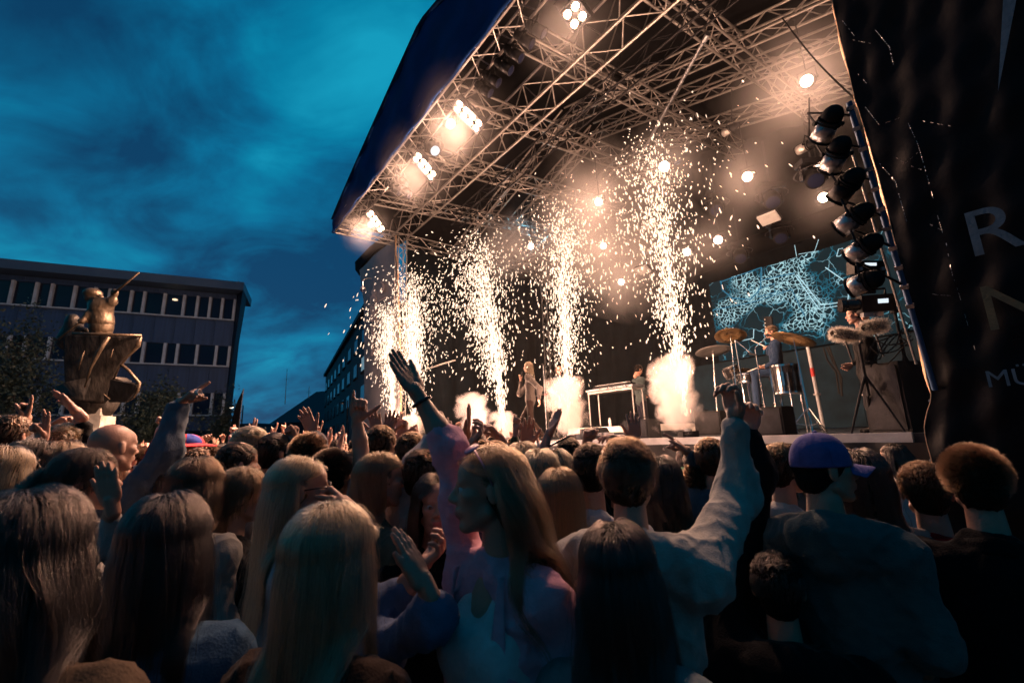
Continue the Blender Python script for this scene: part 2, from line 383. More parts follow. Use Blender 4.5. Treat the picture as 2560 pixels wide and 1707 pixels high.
# trees in front of the office: tapered trunk, limbs, crown of leaf clumps
def tree(label, px, d, z0, z1, rad, n, seed, droop=0.0):
    g = np.random.default_rng(seed)
    base = P(px, 1000, d)
    o = thing('birch_tree' if droop else 'broadleaf_tree', label, 'tree', (base[0], base[1], 0))
    tr = MB().tube([(0, 0, 0), (.08, 0, z1 * .35), (-.05, .1, z1 * .7), (0, 0, z1 * .95)], [.16, .12, .07, .02], 8)
    limbs = []
    for k in range(14):
        zz = z0 + (z1 - z0) * (k + .5) / 14 * .85; a = k * 2.4
        e_ = A([math.cos(a) * rad * .8, math.sin(a) * rad * .8, zz + .5 - droop])
        tr.tube([(0, 0, zz), (e_[0] * .5, e_[1] * .5, zz + .45), e_], [.05, .03, .012], 5); limbs.append(e_)
    tr.build('trunk', M['bark'], o)
    cl = g.normal(size=(70, 3)) * A([rad * .45, rad * .45, (z1 - z0) * .28]) + A([0, 0, (z0 + z1) / 2])
    cl = np.vstack([cl, A(limbs)])
    pick = cl[g.integers(len(cl), size=n)] + g.normal(size=(n, 3)) * A([.22, .22, .28 + droop * .3])
    pick[:, 2] -= droop * g.random(n) ** 2 * .8
    s = g.uniform(.05, .10, n)
    ax = g.normal(size=(n, 3)); ax /= np.linalg.norm(ax, axis=1)[:, None]
    bx = np.cross(ax, g.normal(size=(n, 3))); bx /= np.linalg.norm(bx, axis=1)[:, None]
    v = np.stack([pick - ax * s[:, None], pick + bx * s[:, None] * .5, pick + ax * s[:, None], pick - bx * s[:, None] * .5], 1).reshape(-1, 3)
    link('crown', mesh('crown', v, np.arange(4 * n).reshape(n, 4), False, [M['leafd']]), o)
tree('drooping dark birch in front of the left end of the office', 22, 19, 2.5, 7.2, 1.2, 7000, 3, .7)
tree('dark bushy tree between the statue and the raised denim sleeve', 385, 21, 1.6, 4.3, 1.3, 7000, 4)
tree('small dark tree at the right corner of the office, by the flag', 560, 29, .8, 4.2, .7, 3500, 6)

# ------------------------------------------------------------------ signed-distance modelling: smooth unions of round limbs
def surfnet(g, org, h):
    ins = g < 0
    s = ins[:-1, :-1, :-1].astype(np.int8)
    tot = np.zeros(s.shape, np.int8)
    for a in (0, 1):
        for b in (0, 1):
            for c in (0, 1):
                tot += ins[a:a + s.shape[0], b:b + s.shape[1], c:c + s.shape[2]]
    act = (tot > 0) & (tot < 8)
    idx = np.argwhere(act)
    if len(idx) == 0: return np.zeros((0, 3)), np.zeros((0, 4), int)
    ci = -np.ones(act.shape, np.int64); ci[act] = np.arange(len(idx))
    acc = np.zeros((len(idx), 3)); cnt = np.zeros(len(idx))
    C8 = [(a, b, c) for a in (0, 1) for b in (0, 1) for c in (0, 1)]
    val = {k: g[idx[:, 0] + k[0], idx[:, 1] + k[1], idx[:, 2] + k[2]] for k in C8}
    for k in C8:
        for ax in range(3):
            if k[ax] == 0:
                k2 = list(k); k2[ax] = 1; k2 = tuple(k2)
                v0, v1 = val[k], val[k2]; m_ = (v0 < 0) != (v1 < 0)
                t = v0[m_] / (v0[m_] - v1[m_])
                p = np.repeat(A([k], float), m_.sum(), 0); p[:, ax] = t
                acc[m_] += p; cnt[m_] += 1
    v = (idx + acc / cnt[:, None]) * h + org
    fs = []
    for ax in range(3):
        sl0 = [slice(None)] * 3; sl1 = [slice(None)] * 3
        sl0[ax] = slice(0, -1); sl1[ax] = slice(1, None)
        a_, b_ = ins[tuple(sl0)], ins[tuple(sl1)]
        e = np.argwhere(a_ != b_)
        o1, o2 = (ax + 1) % 3, (ax + 2) % 3
        ok = (e[:, o1] > 0) & (e[:, o2] > 0) & (e[:, o1] < act.shape[o1]) & (e[:, o2] < act.shape[o2]) & (e[:, ax] < act.shape[ax])
        e = e[ok]
        if not len(e): continue
        d1 = np.zeros(3, int); d1[o1] = 1; d2 = np.zeros(3, int); d2[o2] = 1
        q = [e - d1 - d2, e - d2, e, e - d1]
        f = np.stack([ci[x[:, 0], x[:, 1], x[:, 2]] for x in q], 1)
        fl = ~a_[e[:, 0], e[:, 1], e[:, 2]]
        f[fl] = f[fl][:, ::-1]
        fs.append(f)
    f = np.vstack(fs)
    return v, f[(f >= 0).all(1)]
def sdf(prims, h, k=.02, noise=None):
    """prims: ('c', a, b, ra, rb[, sign]) round limb, ('e', centre, radii[, R, sign]) ellipsoid; sign -1 cuts."""
    lo, hi = [], []
    iscut = lambda p: isinstance(p[-1], int) and p[-1] == -1
    for p in prims:
        if iscut(p): continue
        if p[0] == 'c':
            r = max(p[3], p[4]); lo.append(np.minimum(p[1], p[2]) - r); hi.append(np.maximum(p[1], p[2]) + r)
        else:
            r = max(p[2]) if len(p) > 3 and p[3] is not None else A(p[2]); lo.append(A(p[1]) - r); hi.append(A(p[1]) + r)
    lo = np.min(lo, 0) - k - 2.5 * h; hi = np.max(hi, 0) + k + 2.5 * h
    n = np.ceil((hi - lo) / h).astype(int) + 1
    g = np.full(n, 1.0)
    ax = [lo[i] + np.arange(n[i]) * h for i in range(3)]
    for p in prims:
        cut = iscut(p)
        if p[0] == 'c':
            a, b = A(p[1], float), A(p[2], float); r = max(p[3], p[4]); l_, h_ = np.minimum(a, b) - r, np.maximum(a, b) + r
        else:
            r = max(p[2]); l_, h_ = A(p[1]) - r, A(p[1]) + r
        m_ = 3 * k + 2 * h + .02
        i0 = np.clip(np.floor((l_ - m_ - lo) / h).astype(int), 0, n); i1 = np.clip(np.ceil((h_ + m_ - lo) / h).astype(int), 0, n)
        if (i1 <= i0).any(): continue
        X, Y, Zz = np.meshgrid(*[ax[i][i0[i]:i1[i]] for i in range(3)], indexing='ij')
        if p[0] == 'c':
            ba = b - a; L = ba @ ba + 1e-12
            t = np.clip(((X - a[0]) * ba[0] + (Y - a[1]) * ba[1] + (Zz - a[2]) * ba[2]) / L, 0, 1)
            d = np.sqrt((X - a[0] - t * ba[0]) ** 2 + (Y - a[1] - t * ba[1]) ** 2 + (Zz - a[2] - t * ba[2]) ** 2) - (p[3] + (p[4] - p[3]) * t)
        else:
            q = np.stack([X - p[1][0], Y - p[1][1], Zz - p[1][2]], -1)
            if len(p) > 3 and isinstance(p[3], np.ndarray): q = q @ p[3]
            rr = A(p[2]); k0 = np.sqrt(((q / rr) ** 2).sum(-1)); k1 = np.sqrt(((q / rr ** 2) ** 2).sum(-1)) + 1e-9
            d = k0 * (k0 - 1) / k1
        s_ = tuple(slice(i0[i], i1[i]) for i in range(3))
        o = g[s_]
        if cut:
            hh_ = np.maximum(k * .5 - np.abs(o + d), 0); g[s_] = np.maximum(o, -d) + hh_ * hh_ / (k * .5) * .25
        else:
            hh_ = np.maximum(k - np.abs(o - d), 0); g[s_] = np.minimum(o, d) - hh_ * hh_ / k * .25
    if noise is not None:
        X, Y, Zz = np.meshgrid(*ax, indexing='ij', sparse=True)
        g = g + noise(X, Y, Zz)
    return surfnet(g, lo, h)
def wrinkles(seed, amp=.006, f=14.0):
    g = np.random.default_rng(seed)
    K = [(g.normal(size=3) * f * A([1, 1, .6]), g.uniform(0, 6.28), g.normal(size=3) * f * .5, g.uniform(0, 6.28)) for _ in range(6)]
    def fn(X, Y, Zz):
        o = 0
        for k_, p_, w, pw in K: o = o + (1 - np.abs(np.sin(k_[0] * X + k_[1] * Y + k_[2] * Zz + p_ + 1.3 * np.sin(w[0] * X + w[1] * Y + w[2] * Zz + pw)))) ** 3.0
        return (o / 6 - .25) * amp * -2.6
    return fn
def join(parts):
    v = []; f = []; m_ = []; n = 0
    for q in parts:
        v.append(q[0]); f.append(q[1] + n); m_.append(np.full(len(q[1]), q[2] if len(q) > 2 else 0)); n += len(q[0])
    return np.vstack(v), np.vstack(f), np.concatenate(m_)

# head: centre between the ears, face towards +Y
_heads = {}
def head_mesh(h, fem=False, mouth=0.0):
    key = (h, fem, mouth)
    if key in _heads: return _heads[key]
    j = .9 if fem else 1.0
    pr = [('e', (0, -.014, .036), (.076, .097, .084)), ('e', (0, .034, -.03), (.058 * j, .06, .088)), ('e', (0, .05, .045), (.058, .042, .045)),
          ('c', A([-.046 * j, .004, -.06]), A([-.014, .066, -.1]), .02, .017), ('c', A([.046 * j, .004, -.06]), A([.014, .066, -.1]), .02, .017),
          ('e', (0, .07, -.101), (.021, .019, .017)), ('c', A([-.032, .078, .024]), A([.032, .078, .024]), .011, .011),
          ('c', A([0, .086, .016]), A([0, .112, -.022]), .0075, .0105), ('e', (-.011, .1, -.029), (.009, .009, .007)), ('e', (.011, .1, -.029), (.009, .009, .007)),
          ('c', A([-.018, .083, -.056 - mouth * .2]), A([.018, .083, -.056 - mouth * .2]), .0085, .0085), ('e', (0, .093, -.056), (.016, .008, .006)),
          ('e', (0, .09, -.07 - mouth), (.016, .009, .007)),
          ('e', (-.04 * j, .057, -.012), (.024, .026, .022)), ('e', (.04 * j, .057, -.012), (.024, .026, .022)),
          ('c', A([0, -.022, -.06]), A([0, -.036, -.2]), .05 * j, .058 * j)]
    small = 1 if h < .008 else 0
    if small:
        pr += [('e', (-.031, .098, .004), (.013, .013, .009), None, -1), ('e', (.031, .098, .004), (.013, .013, .009), None, -1)]
    for s in (-1, 1):
        R_ = np.array(Matrix.Rotation(s * .25, 3, 'Z'))
        pr.append(('e', (s * .079, -.01, -.004), (.009, .019, .031), R_))
    v, f = sdf(pr, h, .014)
    fc = v[f].mean(1)
    mi = np.zeros(len(f), int)
    if h < .009:
        lipm = (np.abs(fc[:, 0]) < .021) & (fc[:, 1] > .084) & (fc[:, 2] < -.051) & (fc[:, 2] > -.078 - mouth)
        mi[lipm] = 1
        ev, ef, em = [], [], []
        for s in (-1, 1):
            vv, ff_ = sdf([('e', (0, 0, 0), (.0118, .0118, .0118))], .0035, .001)
            m2 = np.where(np.hypot(vv[ff_].mean(1)[:, 0], vv[ff_].mean(1)[:, 2]) < .0068, 3, 2) * (vv[ff_].mean(1)[:, 1] > 0) + 2 * (vv[ff_].mean(1)[:, 1] <= 0)
            vv = vv + A([s * .031, .0785, .003])
            v2 = len(v); v = np.vstack([v, vv]); f = np.vstack([f, ff_ + v2]); mi = np.concatenate([mi, m2])
    _heads[key] = (v, f, mi); return _heads[key]

# hand: wrist at the origin, fingers along +Z, palm faces +Y, thumb on +X (a left hand)
POSES = dict(open=((6, 5, 5, 8), 9, 40, 0), relax=((18, 26, 30, 34), 5, 30, 10), fist=((82, 84, 84, 82), 0, 8, 55), point=((3, 82, 84, 82), 0, 12, 50),
             rock=((4, 80, 82, 6), 3, 10, 45), shaka=((80, 82, 82, 6), 0, 62, 0), two=((2, 4, 82, 84), 5, 14, 45), cup=((42, 44, 46, 50), 4, 38, 30),
             ell=((4, 78, 82, 84), 0, 70, 0), flat=((2, 2, 2, 3), 3, 22, 0), hold=((62, 60, 60, 62), 2, 40, 40))
_hands = {}
def hand_mesh(pose, h):
    if (pose, h) in _hands: return _hands[(pose, h)]
    cu, spread, ta, tc = POSES[pose]
    pr = [('c', A([0, 0, -.03]), A([0, 0, .02]), .026, .027), ('e', (.013, 0, .052), (.03, .015, .052)), ('e', (-.014, 0, .052), (.028, .0145, .048)), ('e', (.026, .008, .03), (.018, .015, .03))]
    for i, (x, z, L) in enumerate(((.029, .092, .074), (.0095, .097, .082), (-.0105, .094, .075), (-.029, .085, .059))):
        a = math.radians(cu[i]); sp = math.radians(spread) * (1.3 - i) * .7
        p = A([x, 0, z]); pr.append(('c', A([x * .7, 0, .04]), p, .0115, .0105))
        ang = 0; r = .0098 if i < 3 else .0086
        for sgm, fr_ in ((.44, 1.0), (.31, 1.1), (.25, .7)):
            ang += a * fr_
            d = A([math.sin(sp), math.sin(ang), math.cos(ang)]); d /= np.linalg.norm(d)
            q = p + d * L * sgm; pr.append(('c', p, q, r, r * .9)); p = q; r *= .9
    t1 = math.radians(ta); t2 = math.radians(tc)
    p = A([.024, .008, .022]); d = A([math.sin(t1), math.sin(t2) * .7, math.cos(t1)]); d /= np.linalg.norm(d)
    q = p + d * .042; pr.append(('c', p, q, .014, .011)); p = q
    d = A([math.sin(t1 * .75) * math.cos(t2) - math.sin(t2) * .5, math.sin(t2) * .9, math.cos(t1 * .75)]); d /= np.linalg.norm(d)
    q = p + d * .033; pr.append(('c', p, q, .0105, .0095)); pr.append(('c', q, q + d * .024, .0095, .008))
    _hands[(pose, h)] = sdf(pr, h, .008); return _hands[(pose, h)]

LV = dict(near=dict(head=.0055, hand=.0042, arm=.010, cloth=.012, core=.035, ns=6000, sr=.00034, np=18),
          mid=dict(head=.0072, hand=.0052, arm=.013, cloth=.017, core=.045, ns=1900, sr=.0007, np=14),
          far=dict(head=.0115, hand=.0075, arm=.018, cloth=.027, core=.06, ns=800, sr=.0013, np=8))

def hair_material(name, col, mel=None):
    m = bpy.data.materials.new(name); m.use_nodes = True; t = m.node_tree; t.nodes.clear()
    b = t.nodes.new('ShaderNodeBsdfHairPrincipled'); o_ = t.nodes.new('ShaderNodeOutputMaterial')
    b.parametrization = 'COLOR'
    b.inputs['Color'].default_value = (*col, 1); b.inputs['Roughness'].default_value = .2; b.inputs['Radial Roughness'].default_value = .4
    b.inputs['Random Roughness'].default_value = .3
    hi_ = t.nodes.new('ShaderNodeHairInfo'); r = t.nodes.new('ShaderNodeMapRange'); r.inputs['To Min'].default_value = .35; r.inputs['To Max'].default_value = 1.75
    x = t.nodes.new('ShaderNodeVectorMath'); x.operation = 'SCALE'; x.inputs[0].default_value = col
    t.links.new(hi_.outputs['Random'], r.inputs[0]); t.links.new(r.outputs[0], x.inputs['Scale']); t.links.new(x.outputs[0], b.inputs['Color'])
    t.links.new(b.outputs[0], o_.inputs[0])
    return m
HC = dict(blonde=(.24, .145, .075), dblonde=(.095, .052, .026), brown=(.034, .017, .009), dark=(.012, .008, .006), black=(.012, .009, .008), red=(.22, .09, .04))
HM = {k: hair_material('hair_' + k, c) for k, c in HC.items()}
HCAP = {k: mat('hair_base_' + k, tuple(x * .5 for x in c), .6, spec=.08, bump=.8, bscale=60, stretch=(1.5, 1.5, .25)) for k, c in HC.items()}

def curves(name, pts, rad, m, parent):
    n, k = pts.shape[:2]
    c = bpy.data.hair_curves.new(name)
    c.add_curves([k] * n)
    c.points.foreach_set('position', pts.astype(np.float32).ravel())
    r = np.repeat(np.linspace(1, .45, k)[None], n, 0).ravel() * rad
    c.points.foreach_set('radius', r.astype(np.float32))
    c.materials.append(m)
    return link(name, c, parent)

def grow(style, lv, Hc, RH, sh, seed, wind=(0, 0, 0), L=None, tuck=False):
    """hair strands in the person's frame; Hc head centre, RH head rotation, sh shoulder z"""
    g = np.random.default_rng(seed)
    n = LV[lv]['ns']; k = LV[lv]['np']
    short = style in ('short', 'curly', 'buzz', 'messy')
    if short: k = max(5, k // 2 + 1); n = int(n * 1.5)
    d = g.normal(size=(n * 5, 3)); d /= np.linalg.norm(d, axis=1)[:, None]
    lim = -.5 + .9 * np.maximum(d[:, 1], -.3) + (.12 if short else 0) * (np.abs(d[:, 0]) < .6)
    d = d[d[:, 2] > lim][:n]; n = len(d)
    if tuck:
        d = d[(d[:, 1] < .42) | (d[:, 2] > .6)]; n = len(d)
    ec = A([0, -.014, .036]); er = A([.079, .1, .087])
    nr = d / er; nr /= np.linalg.norm(nr, axis=1)[:, None]
    p = ec + d * er
    lay = g.random((n, 1)) ** 1.3
    if L is None: L = dict(short=.032, buzz=.010, messy=.04, curly=.026, long=.46, wavy=.42, pony=.13, bob=.26)[style]
    Ls = L * g.uniform(.75, 1.1, (n, 1))
    part = np.sign(d[:, :1] + .12 + g.normal(size=(n, 1)) * .05)
    if style in ('short', 'messy', 'buzz'): flow = A([.25, .35, .1]) * A([[1, 1, 1]]) + (d[:, 2:3] < .35) * A([-.25, -.8, -1.0])
    elif style == 'pony': flow = (ec + A([0, -.12, .03]) - p) * 9
    elif style == 'curly': flow = g.normal(size=(n, 3))
    else: flow = np.hstack([part * .85 * np.clip(d[:, 1:2] + .75, .12, 1), -.45 + 0 * part, -.25 - .6 * (d[:, 1:2] < -.2)])
    flow = flow + g.normal(size=(n, 3)) * (.35 if style in ('messy', 'curly') else .12)
    v = flow - nr * (flow * nr).sum(1)[:, None]
    v /= np.linalg.norm(v, axis=1)[:, None] + 1e-6
    v = v + nr * (.5 if short else .25); v /= np.linalg.norm(v, axis=1)[:, None]
    out = [p.copy()]
    G = RH.T @ A([0, 0, -1.0]); Wd = RH.T @ A(wind, float)
    wind_on = np.abs(wind).max() > .5
    curl = g.uniform(0, 6.28, (n, 1)); sho = RH.T @ (A([0, -.02, sh]) - Hc)
    for i in range(1, k):
        st = Ls / (k - 1)
        if style == 'curly':
            w = curl + i * 2.2; v = v * .5 + nr * .35 + .5 * np.hstack([np.cos(w), np.sin(w * 1.3), np.sin(w)])
        elif short: v = v * 1.2 - nr * .16 + .14 * G + g.normal(size=(n, 3)) * (.16 if style == 'messy' else .05)
        else:
            v = v * .72 + .34 * G + Wd * (.3 * i / k) + g.normal(size=(n, 3)) * .035
            if style == 'wavy': v += .16 * np.hstack([np.cos(curl * .2 + i * .8), np.sin(curl * .2 + i * .8), 0 * curl])
        v /= np.linalg.norm(v, axis=1)[:, None] + 1e-6
        p = p + v * st
        q = (p - ec) / (er + .003 + (.010 if short else .015) * lay)
        r_ = np.linalg.norm(q, axis=1)[:, None]; p = np.where(r_ < 1, ec + (p - ec) / np.maximum(r_, .01), p)
        if not short and not wind_on:                   # lies close to the skull above the ears
            q = (p - ec) / (er + .006 + .016 * lay); r_ = np.linalg.norm(q, axis=1)[:, None]
            p = np.where((r_ > 1) & (p[:, 2:3] > .0), ec + (p - ec) / np.maximum(r_, .01), p)
        if not short:
            if style != 'pony':                         # keep the face free, drape over shoulders
                m_ = (p[:, 1] > .015) & (np.abs(p[:, 0]) < .072) & (p[:, 2] < .05)
                p[m_, 0] = np.where(p[m_, 0] + .001 >= 0, .072, -.072) + g.normal(size=m_.sum()) * .003
            else:
                pass
            if tuck:                                    # combed back behind the ears
                m_ = (p[:, 2] < .055) & (p[:, 1] > -.012); p[m_, 1] = -.012 - .01 * lay[m_, 0]
                p[m_, 0] = np.sign(p[m_, 0]) * np.maximum(np.abs(p[m_, 0]), .072)
            pw = p @ RH.T + Hc
            a_ = A([-.16, -.02, sh - .01]); b_ = A([.16, -.02, sh - .01]); rr = .085 + .012 * lay[:, 0]
            t = np.clip((pw - a_) @ (b_ - a_) / ((b_ - a_) @ (b_ - a_)), 0, 1)
            c = a_ + t[:, None] * (b_ - a_); dd = pw - c; dl = np.linalg.norm(dd, axis=1)
            m_ = dl < rr                                # hair that meets a shoulder slides behind or in front of it
            dd = dd / (dl[:, None] + 1e-6); dd[:, 1] = np.where(pw[:, 1] > .02, 1, -1) * (np.abs(dd[:, 1]) + .8); dd[:, 0] *= .3; dd /= np.linalg.norm(dd, axis=1)[:, None]
            pw[m_] = c[m_] + dd[m_] * rr[m_][:, None]
            lowm = pw[:, 2] < Hc[2] - .05; pw[lowm, 0] *= .988
            q = (pw - A([0, 0, sh - .22])) / (A([.2, .135, .26]) + .01 * lay); r_ = np.linalg.norm(q, axis=1)[:, None]
            pw = np.where(r_ < 1, A([0, 0, sh - .22]) + (pw - A([0, 0, sh - .22])) / np.maximum(r_, .01), pw)
            p = (pw - Hc) @ RH
        out.append(p.copy())
    S = np.stack(out, 1)
    nc = max(12, n // (22 if not short else 14)); cid = g.integers(nc, size=n)      # clumps
    cen = np.zeros((nc, k, 3)); cntc = np.bincount(cid, minlength=nc)[:, None, None] + 1e-6
    # clump by nearest guide root
    gi = g.choice(n, nc, replace=False)
    cid = np.argmin(((S[:, None, 0] - S[None, gi, 0]) ** 2).sum(-1), 1)
    wgt = (np.minimum(1, np.linspace(0, 2.2, k)) * (.62 if not short else .45))[None, :, None]
    off = g.normal(size=(n, 1, 3)) * (.005 if not short else .004)
    S = S * (1 - wgt) + (S[gi][cid] + off) * wgt
    fly = g.random(n) < .04                            # flyaway strands
    S[fly] += (g.normal(size=(fly.sum(), 1, 3)) * (.02 if not short else .006)) * np.linspace(0, 1, k)[None, :, None] ** .7
    return S @ RH.T + Hc

def hair_cap(style, lv, L=None, wind=(0, 0, 0), tuck=False):
    h = dict(near=.008, mid=.01, far=.0125)[lv]
    e_ = dict(buzz=.003, short=.006, messy=.007, curly=.009).get(style, .004)
    pr = [('e', (0, -.018, .036), (.077 + e_, .097 + e_, .086 + e_)), ('e', (0, -.05, -.03), (.062 + e_, .055 + e_, .06 + e_)),
          ('e', (0, .13, -.045), (.1, .105, .098), None, -1), ('e', (0, .02, -.115), (.09, .1, .06), None, -1)]
    nz = wrinkles(3, .012 if style in ('curly', 'messy') else .005, 60)
    if style in ('long', 'wavy', 'bob'):
        L = (L or dict(long=.46, wavy=.42, bob=.26)[style]) - .10
        zs_ = np.arange(0, L, .05)
        prev = None
        for z in zs_:                                  # the hanging mass under the loose strands
            y = np.interp(z, (0, .1, .2, .3, .4, .5), (-.045, -.055, -.085, -.118, -.13, -.13)); w = np.interp(z, (0, .12, .3, .6), (.066, .072, .072, .06))
            dd = A(wind) * .30 * (z / .5) ** 1.3
            for x in (-1, -.5, 0, .5, 1): pr.append(('e', (x * w * .8 + dd[0], y + dd[1] + .018 * abs(x), -.02 - z), (.026, .02, .04)))
        for x in (() if tuck else (-1, 1)):
            for z in (.0, .05, .1, .15): pr.append(('e', (x * .078, -.01 + .05 * z, .0 - z), (.014, .034, .04)))
        nz = wrinkles(7, .006, 40)
        if tuck: pr += [('e', (s_ * .082, .07, .012), (.034, .062, .062), None, -1) for s_ in (-1, 1)]
        return sdf(pr[:2] + [q_ for q_ in pr[4:] if not isinstance(q_[-1], int)] + [q_ for q_ in pr[4:] if isinstance(q_[-1], int)] + pr[2:3], h, .022, noise=nz)
    return sdf(pr, h, .02, noise=nz)

PEOPLE = []
def person(label, px, py, d, yaw, hair='short', hc='brown', top=(.02, .02, .02), lv='mid', fem=False, arms=(), pitch=0, roll=0, wind=(0, 0, 0), L=None,
           skin='skin', legs=(.02, .02, .025), sleeve=.92, bulk=1.0, seed=None, place=None, group=None, name='person', garment='shirt', cap=None, mouth=0.0,
           lower=True, extra=None, groundz=0.0, legpts=None, tw=0.0, hood=False, cls='person', tuck=False, cuts=()):
    """px, py, d: head centre seen in the photograph and its depth; yaw: heading, clockwise from straight away from the camera"""
    q = LV[lv]; seed = seed if seed is not None else int(px * 7 + py)
    if place is None:
        Hw = P(px, py, d)
    else: Hw = A(place, float)
    ya = math.radians(yaw) + math.atan2(Hw[0], Hw[1]); cz, sz = math.cos(-ya), math.sin(-ya)
    Rz = A([[cz, -sz, 0], [sz, cz, 0], [0, 0, 1]])
    foot = A([Hw[0], Hw[1], groundz]); loc = lambda w: Rz.T @ (A(w) - foot)
    Hc = A([0, .02, Hw[2] - groundz]); foot = foot - Rz @ A([0, .02, 0])
    loc = lambda w: Rz.T @ (A(w, float) - foot)
    RH = np.array(Matrix.Rotation(math.radians(tw), 3, 'Z') @ Matrix.Rotation(math.radians(pitch), 3, 'X') @ Matrix.Rotation(math.radians(roll), 3, 'Y'))
    hz = Hc[2]; sw = (.155 if fem else .185) * bulk; sh = hz - .245
    parts = []
    hv, hf, hm = head_mesh(q['head'], fem, mouth)
    parts.append((hv @ RH.T + Hc, hf, hm))
    core = [('c', A([-sw * .8, -.02, sh - .03]), A([sw * .8, -.02, sh - .03]), .045, .045), ('e', (0, 0, sh - .2), (sw * .8, .1, .22)), ('e', (0, .0, sh - .45), (.13, .09, .15)), ('e', (0, 0, sh - .56), (.155, .1, .12)),
            ('c', A([0, -.02, sh]), A([0, -.015, hz - .1]), .06, .05)]
    crotch = sh - .62
    if legpts is None: legpts = [(A([s * .085, 0, crotch]), A([s * .1, .03, crotch * .5]), A([s * .11, 0, .06])) for s in (-1, 1)]
    for hip, kn, an in legpts: core += [('c', hip, kn, .075, .05), ('c', kn, an, .048, .032), ('c', an, an + A([0, .14, -.03]), .032, .028)]
    cv, cf = sdf(core, q['core'], .05); parts.append((cv, cf, np.zeros(len(cf), int)))
    gar = [('c', A([-sw, -.02, sh - .04]), A([sw, -.02, sh - .04]), .068, .068), ('e', (0, -.005, sh - .2), (sw * .95, .125 * bulk, .25)), ('e', (0, 0, sh - .45), (.155 * bulk, .115 * bulk, .2)),
           ('e', (0, 0, sh - .58), (.18 * bulk, .13 * bulk, .14)), ('c', A([0, -.025, sh - .02]), A([0, -.03, sh + .035]), .088, .068)]
    if fem: gar += [('e', (s * .07, .08, sh - .19), (.065, .06, .065)) for s in (-1, 1)]
    if hood:                                            # hood lying folded round the neck and down the back
        hp = [A([.125 * math.sin(a_), -.045 - .085 * math.cos(a_), sh + .045 - .02 * abs(a_)]) for a_ in np.linspace(-2.2, 2.2, 9)]
        gar += [('c', hp[i], hp[i + 1], .034 + .012 * (1 - abs(i - 3.5) / 4), .034 + .012 * (1 - abs(i - 2.5) / 4)) for i in range(8)]
        gar += [('c', A([-.07, -.135, sh + .0]), A([.07, -.135, sh + .0]), .035, .035), ('c', A([-.02, -.15, sh - .07]), A([.02, -.15, sh - .07]), .035, .035)]
    done = {}
    for arm in arms:
        side, el, wr, pose, palm = arm[:5]
        s = 1 if side == 'R' else -1
        S0 = A([s * (sw - .01), -.02, sh - .035])
        E_ = loc(el) if len(el) == 3 else el; Wp = loc(wr)
        tip = loc(arm[5]) if len(arm) > 5 and arm[5] is not None else None
        done[s] = 1
        hd = (tip - Wp) if tip is not None else (Wp - E_); hd = hd / np.linalg.norm(hd)
        pn = Rz.T @ A(palm, float); pn = pn - hd * (pn @ hd); pn /= np.linalg.norm(pn)
        xx = np.cross(pn, hd)
        Mh = np.stack([xx, pn, hd], 1)
        vv, ff_ = hand_mesh(pose, q['hand'])
        hs = .94 if fem else 1.05
        mir = (s == 1)
        v2 = vv * A([-1, 1, 1]) if mir else vv; f2 = ff_[:, ::-1] if mir else ff_
        parts.append((v2 * hs @ Mh.T + Wp, f2, np.zeros(len(f2), int)))
        av, af = sdf([('c', S0, E_, .045, .036), ('c', E_, E_ * .65 + Wp * .35, .038, .037), ('c', E_ * .65 + Wp * .35, Wp, .037, .024 * hs)], q['arm'], .02)
        parts.append((av, af, np.zeros(len(af), int)))
        sl = arm[6] if len(arm) > 6 else sleeve
        loose = bulk * (1.0 if lv == 'far' else 1.08) * (.84 if fem else 1.0)
        if sl > .5:
            we = E_ + (Wp - E_) * ((sl - .5) * 2)
            gar += [('c', S0, E_, .072 * loose, .06 * loose), ('c', E_, we, .058 * loose, .045 * loose)]
        else:
            we = S0 + (E_ - S0) * (sl * 2); gar += [('c', S0, we, .072 * loose, .063 * loose)]
    for s in (-1, 1):
        if s in done: continue
        S0 = A([s * (sw - .01), -.02, sh - .035]); E_ = A([s * (sw + .05), -.04, sh - .31]); Wp = A([s * (sw + .0), .14, sh - .42])
        vv, ff_ = hand_mesh('relax', q['hand']); v2 = vv * A([-1, 1, 1]) if s == 1 else vv; f2 = ff_[:, ::-1] if s == 1 else ff_
        hd = (Wp - E_) / np.linalg.norm(Wp - E_); pn = A([-s, 0, 0.]); pn -= hd * (pn @ hd); pn /= np.linalg.norm(pn)
        parts.append((v2 @ np.stack([np.cross(pn, hd), pn, hd], 1).T + Wp, f2, np.zeros(len(f2), int)))
        av, af = sdf([('c', S0, E_, .045, .036), ('c', E_, Wp, .037, .025)], q['arm'] * 1.5, .02); parts.append((av, af, np.zeros(len(af), int)))
        gar += [('c', S0, E_, .07 * bulk, .055 * bulk), ('c', E_, E_ + (Wp - E_) * .85, .055 * bulk, .042 * bulk)]
    v, f, mi = join(parts)
    sk = M[skin]
    body = link(name, mesh('person_body', v, f, True, [sk, M['lips'], M['eyew'], M['eyed']], mi), None, loc=tuple(foot), rot=(0, 0, -ya))
    body['label'] = label; body['category'] = cls
    if group: body['group'] = group
    gar += list(cuts)
    vv, ff_ = sdf(gar, q['cloth'], .075, noise=(lambda n1, n2: lambda X, Y, Z: n1(X, Y, Z) + n2(X, Y, Z))(wrinkles(seed, .016 if lv != 'far' else .008, 12), wrinkles(seed + 5, .007 if lv != 'far' else .0, 30)))
    tm = CLOTH(top)
    g_ = link(garment, mesh(garment, vv, ff_, True, [tm]), body)
